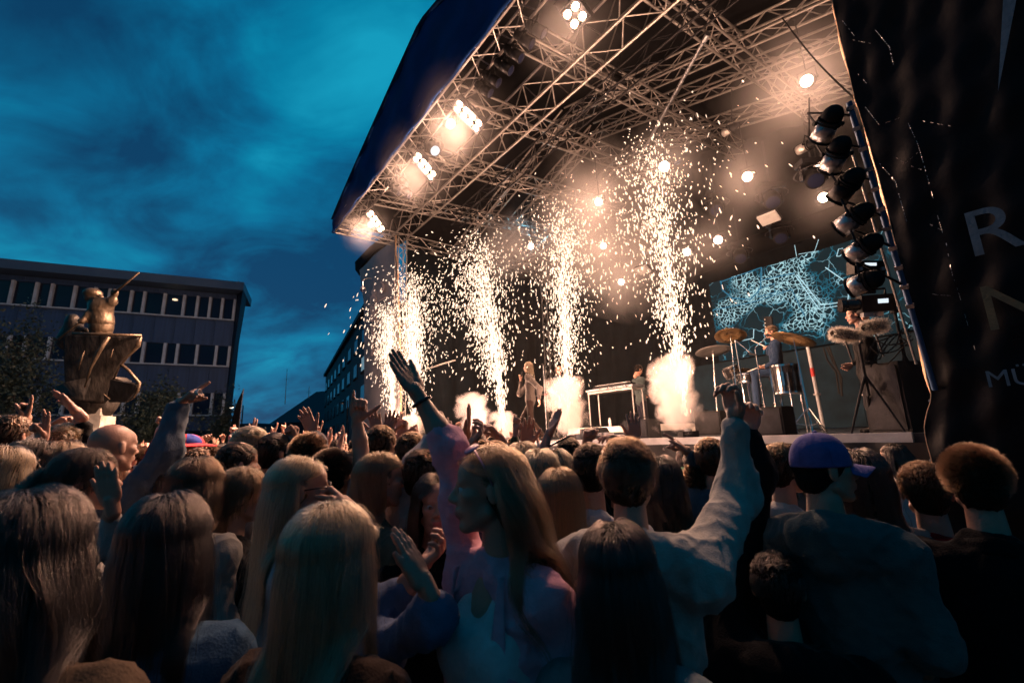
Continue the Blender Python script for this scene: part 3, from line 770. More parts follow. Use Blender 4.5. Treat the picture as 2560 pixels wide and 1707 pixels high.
    if lv != 'far' and not hood:                       # collar band
        b = MB(); cpts = [A([.078 * math.sin(a_), -.028 - .07 * math.cos(a_), sh + .052 - .016 * abs(a_)]) for a_ in np.linspace(-2.6, 2.6, 15)]
        b.grid(lambda u_, v_: tuple(cpts[int(round(u_ * 14))] * A([1 + .12 * v_, 1 + .05 * v_, 1]) + A([0, -.008 * v_, .028 - .055 * v_])), 14, 3)
        b.build('collar', tm, body, smooth=True).modifiers.new('t', 'SOLIDIFY').thickness = .006
    pr = []
    for hip, kn, an in legpts: pr += [('c', hip, kn, .095, .068), ('c', kn, an + (kn - an) * .08, .066, .058)]
    pr.append(('e', (0, 0, crotch + .05), (.17, .12, .12)))
    vv, ff_ = sdf(pr, q['cloth'] * 1.6, .04); link('trousers', mesh('trousers', vv, ff_, True, [CLOTH(legs)]), body)
    sp = []
    for hip, kn, an in legpts: sp.append(('c', an + A([0, -.03, -.03]), an + A([0, .17, -.035]), .042, .036))
    for s_ in sp:
        vv, ff_ = sdf([s_], .02, .01); link('shoe', mesh('shoe', vv, ff_, True, [M['rubber']]), body)
    if hair != 'bald':
        cvv, cff = hair_cap(hair, lv, L, RH.T @ (Rz.T @ A(wind, float)), tuck)
        hair_o = link('hair', mesh('hair', cvv @ RH.T + Hc, cff, True, [HCAP[hc]]), body)
        if cap is None or hair in ('long', 'wavy', 'bob', 'pony'):
            St = grow(hair, lv, Hc, RH, sh, seed, Rz.T @ A(wind, float), L, tuck)
            curves('strands', St, q['sr'] * (1.25 if hair in ('short', 'buzz', 'messy', 'curly') else 1.0), HM[hc], hair_o)
        if hair == 'pony':
            tp = Hc + RH @ A([0, -.125, .05])
            g = np.random.default_rng(seed); n = q['ns'] // 3; k = q['np']
            t = np.linspace(0, 1, k)[None, :, None]; off = g.normal(size=(n, 1, 3)) * A([.012, .012, .005])
            St = tp + off * (1 + 1.2 * t) + t * A([0, -.03, -.34]) + A([0, -.05, .02]) * np.sin(t * 3.1) + g.normal(size=(n, 1, 3)) * .006 * t
            curves('ponytail', St, q['sr'], HM[hc], hair_o)
    info = dict(body=body, Hc=Hc, RH=RH, sh=sh, loc=loc, Rz=Rz)
    PEOPLE.append(info)
    return info
_cl = {}
def CLOTH(c):
    if not isinstance(c, tuple): return c
    if c not in _cl:
        _cl[c] = mat('cloth_%d' % len(_cl), tuple(x * .68 for x in c), .85, var=.12, scale=30, bump=.25, bscale=160, sheen=.08, fold=.5)
    return _cl[c]

# ------------------------------------------------------------------ stage structure
def TP(x, y, t0):                                      # where the ray of a photograph pixel meets the stage-parallel plane t = t0
    r_ = ray(x, y); k = (t0 - (CAM - SO) @ SV) / (r_ @ SV); q = CAM + r_ * k; w = q - SO
    return float(w @ SU), float(q[2])
DK = 1.6
def SM(s, t, z): return Matrix.Translation(Vector(W(s, t, z))) @ Matrix.Rotation(STAGE_ROT, 4, 'Z')   # local X = s, local Y = -t
def stage_box(b, s0, s1, t0, t1, z0, z1): return b.box(((s0 + s1) / 2, -(t0 + t1) / 2, (z0 + z1) / 2), (s1 - s0, t1 - t0, z1 - z0))
st = thing('stage_platform', 'raised black concert stage floor with pale front edge under the truss roof', 'stage', mat4=SM(0, 0, 0))
for i in range(16):
    for j in range(5):
        stage_box(MB(), -3 + i * 1.02, -3 + i * 1.02 + 1.012, -.25 + j * 1.9, -.25 + j * 1.9 + 1.892, DK - .14, DK - (.0 if (i + j) % 2 else .002)).build('deck_panel', M['deck'], st)
stage_box(MB(), -2.45, 13.4, -.32, -.254, DK - .1, DK + .012).build('edge_trim', M['edge'], st)
for i in range(8):
    MB().tube([(-2.5 + i * 2.2, -.3, 0), (-2.5 + i * 2.2, -.3, DK - .15)], .03, 6).build('support_leg', M['alu'], st)
def skf(u, v):
    s = -2.9 + u * 16.6; z = (DK - .10) * (1 - v)
    sag = .04 * math.sin(s * 5.2) * v + .05 * math.sin(s * 2.1 + v * 3) * v ** .6 + .025 * math.sin(s * 13 + 5 * v)
    return (s, .36 + sag + .06 * v, z + .02 * math.sin(s * 2.6) * (1 - v) * (1 if v > 0 else .3))
sk = MB().grid(skf, 260, 14).build('stage_skirt', M['skirt'], st, smooth=True)
for i in range(24):
    s = -2.6 + i * .68
    MB().lathe([(.02, 0), (.02, .006), (.011, .006)], 12, Matrix.Translation((s, .40 + .025 * math.sin(s * 13), DK - .17)) @ Matrix.Rotation(-math.pi / 2, 4, 'X')).build('eyelet', M['steel'], sk)

def arch(s): return 10.45 + 2.35 * max(0, 1 - abs(s - 5.6) / 8.1) ** .9
roof = thing('stage_roof', 'arched stage roof with dark blue front valance and black lining', 'roof', mat4=SM(0, 0, 0))
def fas(u, v):
    s = -2.9 + u * 16.6; zt = arch(s) + .04 * math.sin(s * 5.1); zb = 9.93 + .02 * math.sin(s * 3)
    k = v
    bulge = .02 * math.sin(k * math.pi) + .035 * math.sin(s * 1.7 + k * 5) * math.sin(k * math.pi) + .025 * math.sin(s * 4.3 - k * 7)
    if k < .12: bulge += .03 * math.sin(k / .12 * math.pi)
    return (s, 2.5 + bulge, zb + (zt - zb) * k)
MB().grid(fas, 220, 26).build('front_valance', M['canopy'], roof, smooth=True).modifiers.new('t', 'SOLIDIFY').thickness = .012
def sidev(u, v):
    t = -2.5 + u * .7
    return (13.72 + .03 * math.sin(v * 9), -t, 9.93 + (arch(13.6) - 9.93) * v + .0)
MB().grid(sidev, 4, 6).build('side_valance', M['canopy'], roof, smooth=True)
MB().grid(lambda u, v: (-3 + u * 16.7, 2.48 - v * 11.6, arch(-3 + u * 16.7) - .02 + .03 * math.sin(v * 40)), 40, 60).build('roof_lining', M['under'], roof, smooth=True)
MB().grid(lambda u, v: (-3 + u * 16.7, 2.6 - v * 11.8, arch(-3 + u * 16.7) + .06), 40, 6).build('roof_cover', M['canopy'], roof, smooth=True)

def truss(label, a, b_, w=.45, h=.45, mod=.45, rc=.031, rb=.014, m='alu', group='aluminium trusses of the stage roof', name='roof_truss', joined=False, up=(0, 0, 1)):
    a = A(a, float); b_ = A(b_, float); L = np.linalg.norm(b_ - a)
    o = thing(name, label, 'truss', mat4=frame(a, b_ - a, up), group=group)
    ch = MB().tube([(0, 0, 0), (L, 0, 0)], rc, 8).mesh('chord', M[m])
    for y in (-1, 1):
        for z in (-1, 1): link('chord', ch, o, loc=(0, y * w / 2, z * h / 2))
    n = max(2, int(round(L / mod))); mo = L / n
    br = {}
    if joined:
        mb = MB()
        for i in range(n):
            d = 1 if i % 2 else -1
            for z in (-1, 1): mb.tube([(i * mo, -d * w / 2, z * h / 2), ((i + 1) * mo, d * w / 2, z * h / 2)], rb, 4, False)
            for y in (-1, 1): mb.tube([(i * mo, y * w / 2, -d * h / 2), ((i + 1) * mo, y * w / 2, d * h / 2)], rb, 4, False)
        q = mb.build('lacing', M[m], o); q['kind'] = 'stuff'
        return o
    for d in (1, -1):
        br[('h', d)] = MB().tube([(0, -d * w / 2, 0), (mo, d * w / 2, 0)], rb, 5, False).mesh('brace', M[m])
        br[('v', d)] = MB().tube([(0, 0, -d * h / 2), (mo, 0, d * h / 2)], rb, 5, False).mesh('brace', M[m])
    for i in range(n):
        d = 1 if i % 2 else -1
        for z in (-1, 1): link('brace', br[('h', d)], o, loc=(i * mo, 0, z * h / 2))
        for y in (-1, 1): link('brace', br[('v', d * y)], o, loc=(i * mo, y * w / 2, 0))
    return o
truss('bright front roof truss along the dark blue valance carrying the blinders', W(-2.6, -2.2, 10.2), W(13.6, -2.2, 10.2), .5, .5, .42)
truss('widest bright roof truss running from the left tower across the stage opening', W(-2.6, -.05, 10.42), W(13.4, -.05, 10.42), .62, .8, .55, .036, .017)
truss('thin black lighting truss slung just behind the widest bright truss', W(-1.2, .75, 9.9), W(9.6, .75, 9.55), .36, .36, .5, .022, .011, 'alud')
for i, (t, lab) in enumerate(((2.9, 'first arched rear truss sloping up from the right scrim'), (4.3, 'second arched rear truss above the big right lamp'), (6.4, 'rearmost arched truss half lost in the haze'))):
    dz = .5
    o = truss(lab, W(-2.7, t, arch(-2.7) - dz), W(5.6, t, arch(5.6) - dz), .4, .4, .5, joined=i > 1)
    o2 = truss(lab + ', far half', W(13.5, t, arch(13.5) - dz), W(5.62, t, arch(5.6) - dz), .4, .4, .5, joined=i > 0)
for i, (s, lab) in enumerate(((.1, 'cross truss nearest the camera at the top of the picture'), (2.4, 'cross truss just beyond the topmost blinder'), (4.8, 'cross truss leaving the two-column blinder towards the sparks'),
                              (7.5, 'cross truss above the left pair of moving heads'), (10.6, 'short-looking cross truss near the left tower'))):
    truss(lab, W(s, -1.9, 10.25), W(s, 7.8, 11.0), .42, .42, .5, joined=s > 10)
truss('end truss closing the left side of the stage roof over the banner', W(13.5, -2.4, 10.2), W(13.5, 8, 10.2), .42, .42, .5)
truss('left tower truss standing between the grey banner and the stage', W(12.95, .05, 0), W(12.95, .05, 10), .36, .36, .42, .024, .012, up=(.6, -.8, 0), name='tower_truss', group=None)
truss('right tower truss half hidden behind the black scrim', W(-3.0, .35, 0), W(-3.0, .35, 10), .36, .36, .42, .024, .012, up=(.6, -.8, 0), name='tower_truss', group=None)
truss('rear tower truss at the dark left back corner of the stage', W(13.2, 8.2, 0), W(13.2, 8.2, 10), .36, .36, .5, .024, .012, up=(.6, -.8, 0), name='tower_truss', group=None, joined=True)
sb = thing('diagonal_strut', 'long grey diagonal tube crossing below the roof trusses', 'strut', mat4=SM(0, 0, 0))
MB().tube([(0.0, -1.5, 10.0), (3.3, -3.7, 10.05)], .045, 10).build('tube', M['steel'], sb)
MB().tube([(-.06, -1.46, 10.0), (.08, -1.56, 10.0)], .06, 10).build('clamp', M['steel'], sb)
cb = thing('sagging_cable', 'thin black cable drooping from the roof to the right scrim', 'cable', mat4=SM(0, 0, 0))
p0, p1 = TP(1955, 45, 1.0), TP(2140, 250, -.3)
MB().tube([(p0[0] + (p1[0] - p0[0]) * k / 12, -(1.0 - 1.3 * k / 12), p0[1] + (p1[1] - p0[1]) * k / 12 - .12 * math.sin(math.pi * k / 12)) for k in range(13)], .012, 6).build('cable', M['rubber'], cb)
# horizontal hand rail seen through the left sparks
rl = thing('guard_rail', 'low aluminium guard rail near the left tower, seen through the sparks', 'rail', mat4=SM(0, 0, 0))
for (s0, s1, z) in ((9.5, 12.9, 4.35), (11.6, 12.9, 4.75)): MB().tube([(s0, -.6, z), (s1, -.6, z)], .025, 6).build('rail', M['alu'], rl)
for s in (11.6, 12.2, 12.8): MB().tube([(s, -.6, 4.35), (s, -.6, 4.75)], .02, 6).build('upright', M['alu'], rl)

# drapes at the back and the sides
def drape(name, label, s0, t0, s1, t1, z0, z1, m, n=90, amp=.09):
    a, b_ = W(s0, t0, 0), W(s1, t1, 0); L = np.linalg.norm(b_ - a)
    o = thing(name, label, 'curtain', mat4=frame(a, b_ - a))
    MB().grid(lambda u, v: (u * L, amp * math.sin(u * L * 5.5) + .4 * amp * math.sin(u * L * 13 + 3 * v), z0 + (z1 - z0) * v), n, 6).build('cloth', M[m], o, smooth=True)
    MB().tube([(0, 0, z1), (L, 0, z1)], .03, 6).build('curtain_rail', M['alud'], o)
drape('back_drape', 'dark curtain closing the back of the stage', -3.4, 9.0, 13.9, 9.0, DK, 12.6, 'drape')
drape('side_drape', 'dark curtain on the far left side of the stage behind the sparks', 13.7, .6, 13.7, 9.0, DK, 11.0, 'drape', 50)
drape('side_drape', 'black curtain on the right side of the stage behind the scrim', -3.4, 1.2, -3.4, 9.0, DK, 11.0, 'drape', 50)

# right wing: black scrim with a bright hem and printed letters
edge = [(2078, -60), (2081, 0), (2095, 70), (2120, 170), (2137, 245), (2165, 330), (2190, 415), (2212, 495), (2232, 580), (2256, 680), (2275, 760), (2292, 820), (2304, 880), (2318, 940), (2331, 992), (2318, 1030), (2312, 1072), (2318, 1110), (2330, 1150), (2338, 1200)]
ep = [TP(x, y, -.55) for x, y in edge]
ss = [q[0] for q in ep]; zz = [q[1] for q in ep]
ss = [ss[0]] + ss + [ss[-1] - .05]; zz = [10.2] + zz + [.05]
zz_, ss_ = np.array(zz[::-1]), np.array(ss[::-1])
# smooth wobbling edge
scr = thing('scrim_banner', 'black mesh scrim with printed letters and hem coloured as orange-lit, right of the stage', 'banner', mat4=SM(0, 0, 0))
zs = np.linspace(.05, 10.2, 120); se = np.interp(zs, zz_, ss_)
def scf(u, v):
    k = v * (len(zs) - 1); z = zs[int(round(k))]; s0 = se[int(round(k))]
    s = s0 - 4.2 * u ** 1.25
    w = .028 * math.sin(z * 2.3 + s * 3) + .018 * math.sin(z * 5.1 - s * 7) + .018 * math.sin(s * 17 + z * 3.3) + .012 * math.sin(z * 13 + s * 11)
    return (s, .55 + w * min(1, u * 14), z)
MB().grid(scf, 130, 119).build('scrim', M['scrim'], scr, smooth=True)
hb = MB()
def hmf(u, v):
    k = int(round(v * (len(zs) - 1))); z = zs[k]
    wd = .045 + .02 * math.sin(z * 3.1) + .012 * math.sin(z * 9)
    return (se[k] + .002 + wd * u * .55, .553 - .10 * u - .012 * math.sin(z * 14), z)
MB().grid(hmf, 3, 119).build('hem', M['hem'], scr, smooth=True).modifiers.new('t', 'SOLIDIFY').thickness = .006
for z in np.arange(.7, 9.8, .62):
    s = float(np.interp(z, zs, se))
    MB().lathe([(.014, 0), (.014, .006), (.007, .006)], 10, Matrix.Translation((s + .015, .515, z)) @ Matrix.Rotation(-math.pi / 2, 4, 'X')).build('eyelet', M['steel'], scr)
def crease_glint(pts, seed):                                 # glints on the scrim's folds, shaped as short runs of bright tube
    g = np.random.default_rng(seed); b = MB(); q = [TP(x, y, -.6) for x, y in pts]; L = len(q) - 1
    for k in range(L * 9):
        if g.random() < .35: continue
        u0 = k / 9; u1 = u0 + g.uniform(.05, .1); i = min(L - 1, int(u0)); f0, f1 = u0 - i, min(1, u1 - i)
        p_ = [(q[i][0] + (q[i + 1][0] - q[i][0]) * f_, .622 + g.normal() * .002, q[i][1] + (q[i + 1][1] - q[i][1]) * f_) for f_ in (f0, f1)]
        b.tube(p_, g.uniform(.0012, .003), 4)
    b.build('crease_glint', M['steel'], scr)
for i, c_ in enumerate(([(2108, 55), (2142, 98)], [(2190, 78), (2225, 120), (2235, 165)], [(2138, 178), (2178, 222)], [(2122, 100), (2180, 112)], [(2165, 270), (2200, 315), (2270, 290)], [(2272, 310), (2295, 360), (2310, 410), (2330, 480), (2345, 540), (2360, 590)],
                        [(2200, 410), (2240, 455), (2255, 510), (2275, 580)], [(2280, 417), (2312, 428)], [(2322, 560), (2358, 578)], [(2240, 395), (2265, 410), (2300, 380)], [(2310, 305), (2390, 320)], [(2365, 600), (2380, 680), (2400, 740), (2440, 880)], [(2330, 735), (2345, 738), (2380, 740)])): crease_glint(c_, i)
def text(body, name, parent, size, m, mat4, ext=.002):
    c = bpy.data.curves.new(name, 'FONT'); c.body = body; c.size = size; c.extrude = ext
    t = bpy.data.objects.new(name, c); me = bpy.data.meshes.new_from_object(t)      # lettering as plain mesh
    bpy.data.objects.remove(t); bpy.data.curves.remove(c); me.materials.clear(); me.materials.append(m)
    return link(name, me, parent, mat4=mat4)
def on_scrim(body, px, py, hpx, m, dy=.66):            # lower-left corner of the lettering at a photograph pixel, on the scrim
    s, z = TP(px, py, -dy); s2, z2 = TP(px - 20 * hpx / 120, py - hpx, -dy)
    text(body, 'lettering', scr, (z2 - z) * 1.38, m, Matrix.Translation((s, dy, z)) @ Matrix.Rotation(math.pi, 4, 'Z') @ Matrix.Rotation(math.pi / 2, 4, 'X'))
on_scrim('R', 2420, 645, 115, M['letter']); on_scrim('N', 2460, 828, 115, M['letter2']); on_scrim('MÜ', 2467, 968, 42, M['letter'])
# pale strip printed near the right margin
s, z = TP(2510, -40, -.66); s2, z2 = TP(2495, 230, -.66)
MB().add([(s, .66, z), (s - .12, .66, z), (s2, .66, z2)], [(0, 1, 2)]).build('printed_stripe', M['letter'], scr)

# left wing: grey banner with tower and moon print
bl = [TP(*q, .1) for q in ((1002, 592), (1003, 640), (1008, 665), (1009, 720), (1011, 800), (1014, 870), (1016, 1000), (1017, 1120))]
left = [TP(*q, .1) for q in ((998, 594), (950, 612), (912, 640), (908, 672), (914, 720), (920, 760), (921, 900), (922, 1120))]
bn = thing('wing_banner', 'grey printed banner with tower and crescent moon at the left end of the stage', 'banner', mat4=SM(0, 0, 0))
zz2 = np.linspace(.1, bl[0][1], 60)
rx = np.interp(zz2, [q[1] for q in bl[::-1]], [q[0] for q in bl[::-1]]); lx = np.interp(zz2, [q[1] for q in left[::-1]], [q[0] for q in left[::-1]])
MB().grid(lambda u, v: (rx[int(round(v * 59))] + (lx[int(round(v * 59))] - rx[int(round(v * 59))]) * u, .1 + .05 * math.sin(u * 7 + v * 4) * math.sin(u * math.pi), zz2[int(round(v * 59))]), 14, 59).build('vinyl', M['bannerg'], bn, smooth=True)
hpts = [(rx[k] - .02, .13, zz2[k]) for k in range(60)]
MB().tube(hpts, .035, 6).build('hem', M['hem'], bn)
q = [TP(*k, .1) for k in ((999, 586), (968, 590), (930, 618), (893, 656), (894, 676), (904, 690), (912, 676), (908, 668), (950, 624), (1000, 606))]
o = MB().add([(a_, .02, b_2) for a_, b_2 in q], [tuple(range(len(q)))]).build('rolled_top', M['drape'], bn); o.modifiers.new('t', 'SOLIDIFY').thickness = .3
def pr(px, py): a_, b_2 = TP(px, py, -.02); return (a_, .06, b_2)
def flat(name, loops, dy=.0, m='print'):
    b_3 = MB(); b_3.add([(q_[0], .155 + dy, q_[1]) for q_ in (TP(x, y, -.02) for x, y in loops)], [tuple(range(len(loops)))])
    o = b_3.build(name, M[m], bn); o.modifiers.new('t', 'SOLIDIFY').thickness = .004; return o
flat('printed_tower', [(930, 805), (948, 806), (947, 785), (948, 745), (945, 738), (949, 732), (943, 720), (942, 703), (940, 720), (934, 732), (937, 738), (932, 745), (931, 785)])
flat('printed_tower_opening', [(936, 765), (944, 765), (944, 748), (936, 748)], .01, 'bannerg')
flat('printed_tower_foot', [(935, 890), (940, 890), (943, 812), (934, 812)])
mo = [(960 + 9 * math.cos(a_), 719 + 14 * math.sin(a_)) for a_ in np.linspace(-1.75, 1.75, 12)] + [(957 + 7 * math.cos(a_), 718 + 10.5 * math.sin(a_)) for a_ in np.linspace(1.5, -1.5, 12)]
flat('printed_moon', mo)
for l_ in ([(957, 764), (986, 768), (986, 770), (957, 766)], [(955, 752), (973, 743), (973, 745), (955, 754)]): flat('printed_ray', l_)
for ch, px, py, hp in (('R', 926, 1046, 26), ('K', 943, 1038, 26), ('K', 953, 1052, 22)):
    s, z = TP(px, py, -.05); text(ch, 'lettering', bn, hp * 18.8 / 1140 * 1.38, M['print'], Matrix.Translation((s, .17, z)) @ Matrix.Rotation(math.pi, 4, 'Z') @ Matrix.Rotation(math.pi / 2, 4, 'X'))
q = P(907, 722, 18.6)
cc = thing('security_camera', 'small dome security camera hanging from a hooked arm left of the grey banner', 'camera', (q[0], q[1], q[2]))
MB().tube([(0, 0, .1), (0, 0, .32), (.06, 0, .42), (.18, 0, .45), (.35, 0, .42)], .025, 8).build('arm', M['steel'], cc)
MB().lathe([(.03, .12), (.11, .06), (.12, .0), (.12, -.04)], 14).build('housing', M['steel'], cc)
MB().lathe([(.1, -.04), (.085, -.1), (.05, -.14), (.01, -.155)], 14).build('dome', M['glass'], cc)

# ------------------------------------------------------------------ lighting fixtures (each lit one carries its own lamp)
def lamp(name, co, energy, col=(1.0, .56, .38), size=.06, spot=None, d=None, parent=None):
    l = bpy.data.lights.new(name, 'SPOT' if spot else 'POINT'); l.energy = energy; l.color = col; l.shadow_soft_size = size
    if spot: l.spot_size = math.radians(spot); l.spot_blend = .6
    o = link(name, l); 
    mw = zframe(co, -A(d, float)) if spot else Matrix.Translation(Vector(tuple(co)))
    if parent:
        o.parent = parent; mw = MW[parent.name].inverted() @ mw
    o.matrix_local = mw
    return o
AUD = A([-6.5, 7.0, 1.5])                              # the crowd the blinders are aimed at
HALO = []                                              # haze balls added round lit lamps for their halo: (place, radius, density)
def blinder(label, c, rows, cols, cell=.2, aim=AUD, P_=1500, on=True):
    d = A(aim, float) - c; d /= np.linalg.norm(d)
    o = thing('blinder_light', label, 'stage light', mat4=zframe(c, d), group='blinder lights')
    fr = MB(); w, h = cols * cell, rows * cell
    for x in (-1, 1): fr.box((x * (w / 2 + .015), 0, -.04), (.02, h + .05, .16))
    for y in (-1, 1): fr.box((0, y * (h / 2 + .015), -.04), (w + .01, .02, .16))
    fr.box((0, 0, -.13), (w, h, .02)); fr.build('frame', M['alud'], o)
    for r in range(rows):
        for k in range(cols):
            x, y = (k - (cols - 1) / 2) * cell, (r - (rows - 1) / 2) * cell
            cc_ = MB().lathe([(.055, -.1), (cell * .47, .0), (cell * .48, .015)], 14, Matrix.Translation((x, y, 0)), close=False).build('reflector', M['chrome'], o)
            MB().lathe([(.001, .03), (cell * .30, .02), (cell * .32, 0.0), (cell * .2, -.03)], 12, Matrix.Translation((x, y, 0))).build('bulb', M['lamp_hot'], o)
    MB().tube([(-w / 2 - .04, 0, -.04), (-w / 2 - .06, h * .3 + .25, -.1), (w / 2 + .06, h * .3 + .25, -.1), (w / 2 + .04, 0, -.04)], .012, 5).build('yoke', M['alud'], o)
    lamp('blinder_lamp', c + d * .1, P_ * 7.0, parent=o, size=.12, spot=84, d=d); lamp('blinder_spill', c + d * .12, P_ * .30, parent=o, size=.1); HALO.append((c + d * .05, 1.5, .045))
    return o
blinder('topmost blinder, cut by the upper picture edge', W(.75, -1.75, 9.25), 2, 2, .2, P_=330, aim=(-2.0, 4.2, 1.5))
blinder('two-column blinder cluster in the middle of the front truss', W(4.2, -1.95, 9.3), 4, 2, .2, P_=2600)
blinder('blinder left of the moving heads, third along the front truss', W(6.65, -1.9, 9.3), 4, 2, .2, P_=2300, aim=(-8.0, 7.5, 1.5))
blinder('leftmost blinder by the roof corner above the banner', W(10.5, -1.9, 9.25), 4, 2, .2, P_=1300, aim=(-10.5, 9.0, 1.5))

def par_can(label, rear, lens, r=.10, lit=False, m='alud', group=None, energy=0, name='par_can', clampto=None, lensmat=None):
    rear, lens = A(rear, float), A(lens, float); L = np.linalg.norm(lens - rear)
    o = thing(name, label, 'stage light', mat4=zframe(rear, lens - rear), group=group)
    MB().lathe([(.012, -.02), (r * .55, .0), (r * .86, L * .12), (r * .93, L * .28), (r * .93, L * .36)], 22).build('rear_cap', M['black'], o, smooth=True)
    MB().lathe([(r * .95, L * .36), (r * .97, L * .94)], 22).build('body', M[m], o, smooth=True)
    for k in (.37, .44, .93): MB().lathe([(r * .97, L * k - .006), (r * 1.07, L * k - .006), (r * 1.07, L * k + .006), (r * .97, L * k + .006)], 22).build('ring', M['black'], o)
    lm = lensmat or (M['lamp_mid'] if lit else M['glass'])
    MB().lathe([(r * .93, L * .945), (r * .6, L * .955), (.002, L * .96)], 18, close=False).build('lens', lm, o)
    MB().tube([(-r - .03, 0, L * .45), (-r - .035, r * 1.7, L * .35), (r + .035, r * 1.7, L * .35), (r + .03, 0, L * .45)], .011, 5).build('yoke', M['alud'], o)
    for x in (-1, 1): MB().lathe([(.022, 0), (.022, .03)], 8, Matrix.Translation((x * (r + .02), 0, L * .45)) @ Matrix.Rotation(x * math.pi / 2, 4, 'Y')).build('knob', M['black'], o)
    if clampto is not None:
        q = MW[o.name].inverted() @ Vector(clampto)
        MB().tube([(0, r * 1.7, L * .35), tuple(q)], .014, 6).build('bracket', M['alud'], o)
    if lit: lamp('par_lamp', lens + (lens - rear) / L * .06, energy * .09, parent=o, size=.1, spot=120, d=(lens - rear)); lamp('par_spill', lens + (lens - rear) / L * .06, energy * .07, parent=o, size=.1); HALO.append((lens, .8 + .5 * (energy / 1000) ** .5, .17))
    return o
# black cans hanging from the front truss
for i, (px, py) in enumerate(((1338, 72), (1309, 98), (1283, 133), (1258, 165), (1228, 196), (1208, 222))):
    s, z = TP(px, py, -1.85)
    c = W(s, -1.85, z); dn = W(-.25, .28, -.34) - W(0, 0, 0)
    par_can('unlit black par can, %s of six hanging under the front truss' % ['uppermost', 'second', 'third', 'fourth', 'fifth', 'lowest'][i], c - dn * .45, c + dn * .5, .115, group='unlit cans on the front truss', clampto=W(s + .1, -2.1, 9.95))
for i, (px, py) in enumerate(((1003, 452), (987, 472), (1012, 478))):
    s, z = TP(px, py, -1.85)
    c = W(s, -1.85, z); dn = W(-.25, .28, -.34) - W(0, 0, 0)
    par_can('dark par can in the clump between the two left blinders, %s one' % ['upper', 'left', 'lower'][i], c - dn * .45, c + dn * .5, .13, group='unlit cans on the front truss', clampto=W(s + .1, -2.1, 9.95))
def moving_head(label, c, aim, r=.15, lensm='cool', ring=True, top=None, lit=0, group='moving head lights'):
    c = A(c, float); d = A(aim, float); d /= np.linalg.norm(d)
    o = thing('moving_head', label, 'stage light', mat4=Matrix.Translation(Vector(c)), group=group)
    H = MB().lathe([(r * .5, -.26), (r * .95, -.2), (r * 1.05, 0), (r, .16), (r * .9, .18)], 20, zframe((0, 0, 0), d)).build('head', M['black'], o, smooth=True)
    MB().lathe([(r * .8, .181), (r * .5, .19), (.002, .195)], 18, zframe((0, 0, 0), d), close=False).build('lens', M[lensm], H)
    for x in (-1, 1): MB().box((x * (r + .06), 0, .12), (.05, .1, .36)).build('yoke_arm', M['blackg'], o)
    MB().box((0, 0, .34), (2 * r + .2, .3, .12)).build('base', M['blackg'], o)
    if ring: MB().tube(torus_pts((0, 0, .12), r * 1.9, (1, 0, 0), (0, 1, 0)), .012, 5, False).build('safety_ring', M['alud'], o)
    MB().tube([(0, 0, .4), (0, 0, (top or c[2] + .7) - c[2])], .02, 6).build('hanging_pipe', M['alud'], o)
    if lit: lamp('head_lamp', c + d * .3, lit, parent=o, size=.08)
    return o
for px, py, lab in ((1120, 305, 'round moving head with pale lens below the two-column blinder'), (1082, 372, 'moving head with pale lens and wide ring, left of the cross truss'), (925, 556, 'small pale-lensed moving head below the leftmost blinder')):
    s, z = TP(px, py, -1.8)
    moving_head(lab, W(s, -1.8, z), (.45, -.5, -.75), .17, 'cool', top=10.0)
inner = [((1660, 417), .9, 'lamp glowing above the tallest spark fountain', 900), ((1868, 442), 3.2, 'bright lamp in the haze right of the sparks', 1400), ((2016, 203), 2.2, 'brightest big lamp near the upper right scrim', 3200),
         ((2058, 494), 4.5, 'small lamp peeping past the near par cans', 500), ((1496, 505), 2.4, 'hazy lamp over the middle fountain', 1500), ((1327, 616), 3.0, 'hazy lamp above the second fountain', 1000),
         ((1508, 615), 4.2, 'rear lamp glowing through the middle sparks', 700), ((1553, 705), 5.2, 'lowest rear lamp beside the middle sparks', 700), ((1795, 600), 4.2, 'rear lamp right of the tallest sparks', 700), ((1717, 630), 4.6, 'dim lamp within the tallest sparks', 350)]
for (px, py), t, lab, en in inner:
    s, z = TP(px, py, t)
    c = W(s, t, z); d = A([0, 0, 1.9]) - c; d = d / np.linalg.norm(d) + A([-.25, 0, -.05]); d /= np.linalg.norm(d)
    o = par_can(lab, c - d * .38, c, .12, True, energy=en, group='lit stage lamps hanging over the stage', name='stage_lamp', clampto=c + A([0, 0, min(1.4, 9.9 - z)]))
for (r_, l_, t, lab) in (((1843, 312), (1806, 336), 2.6, 'unlit silver par can above the right-hand haze lamp'), ((2044, 352), (1990, 380), 2.0, 'unlit silver par can left of the near pole'), ((1560, 205), (1500, 175), 1.0, 'small flat unlit lamp under the black truss')):
    a_, b_2 = TP(*r_, t), TP(*l_, t + .1)
    par_can(lab, W(a_[0], t, a_[1]), W(b_2[0], t + .1, b_2[1]), .09, m='alu', group='unlit silver cans', clampto=W(a_[0], t, a_[1] + .9))
for px, py, t, lab in ((1930, 500, 4.2, 'unlit moving head with shiny rim below the haze lamp'), (2035, 445, 3.6, 'unlit moving head with a bright rim behind the near cans'), (1850, 640, 6.5, 'dim moving head in front of the rear truss'), (1950, 590, 6.5, 'dim moving head above the lit screen'), (1790, 520, 5.0, 'dim moving head half hidden by the sparks')):
    s, z = TP(px, py, t); moving_head(lab, W(s, t, z), (-.3, -.6, -.7), .19, 'glass', top=min(10, z + 1.6), group='unlit moving heads over the stage')
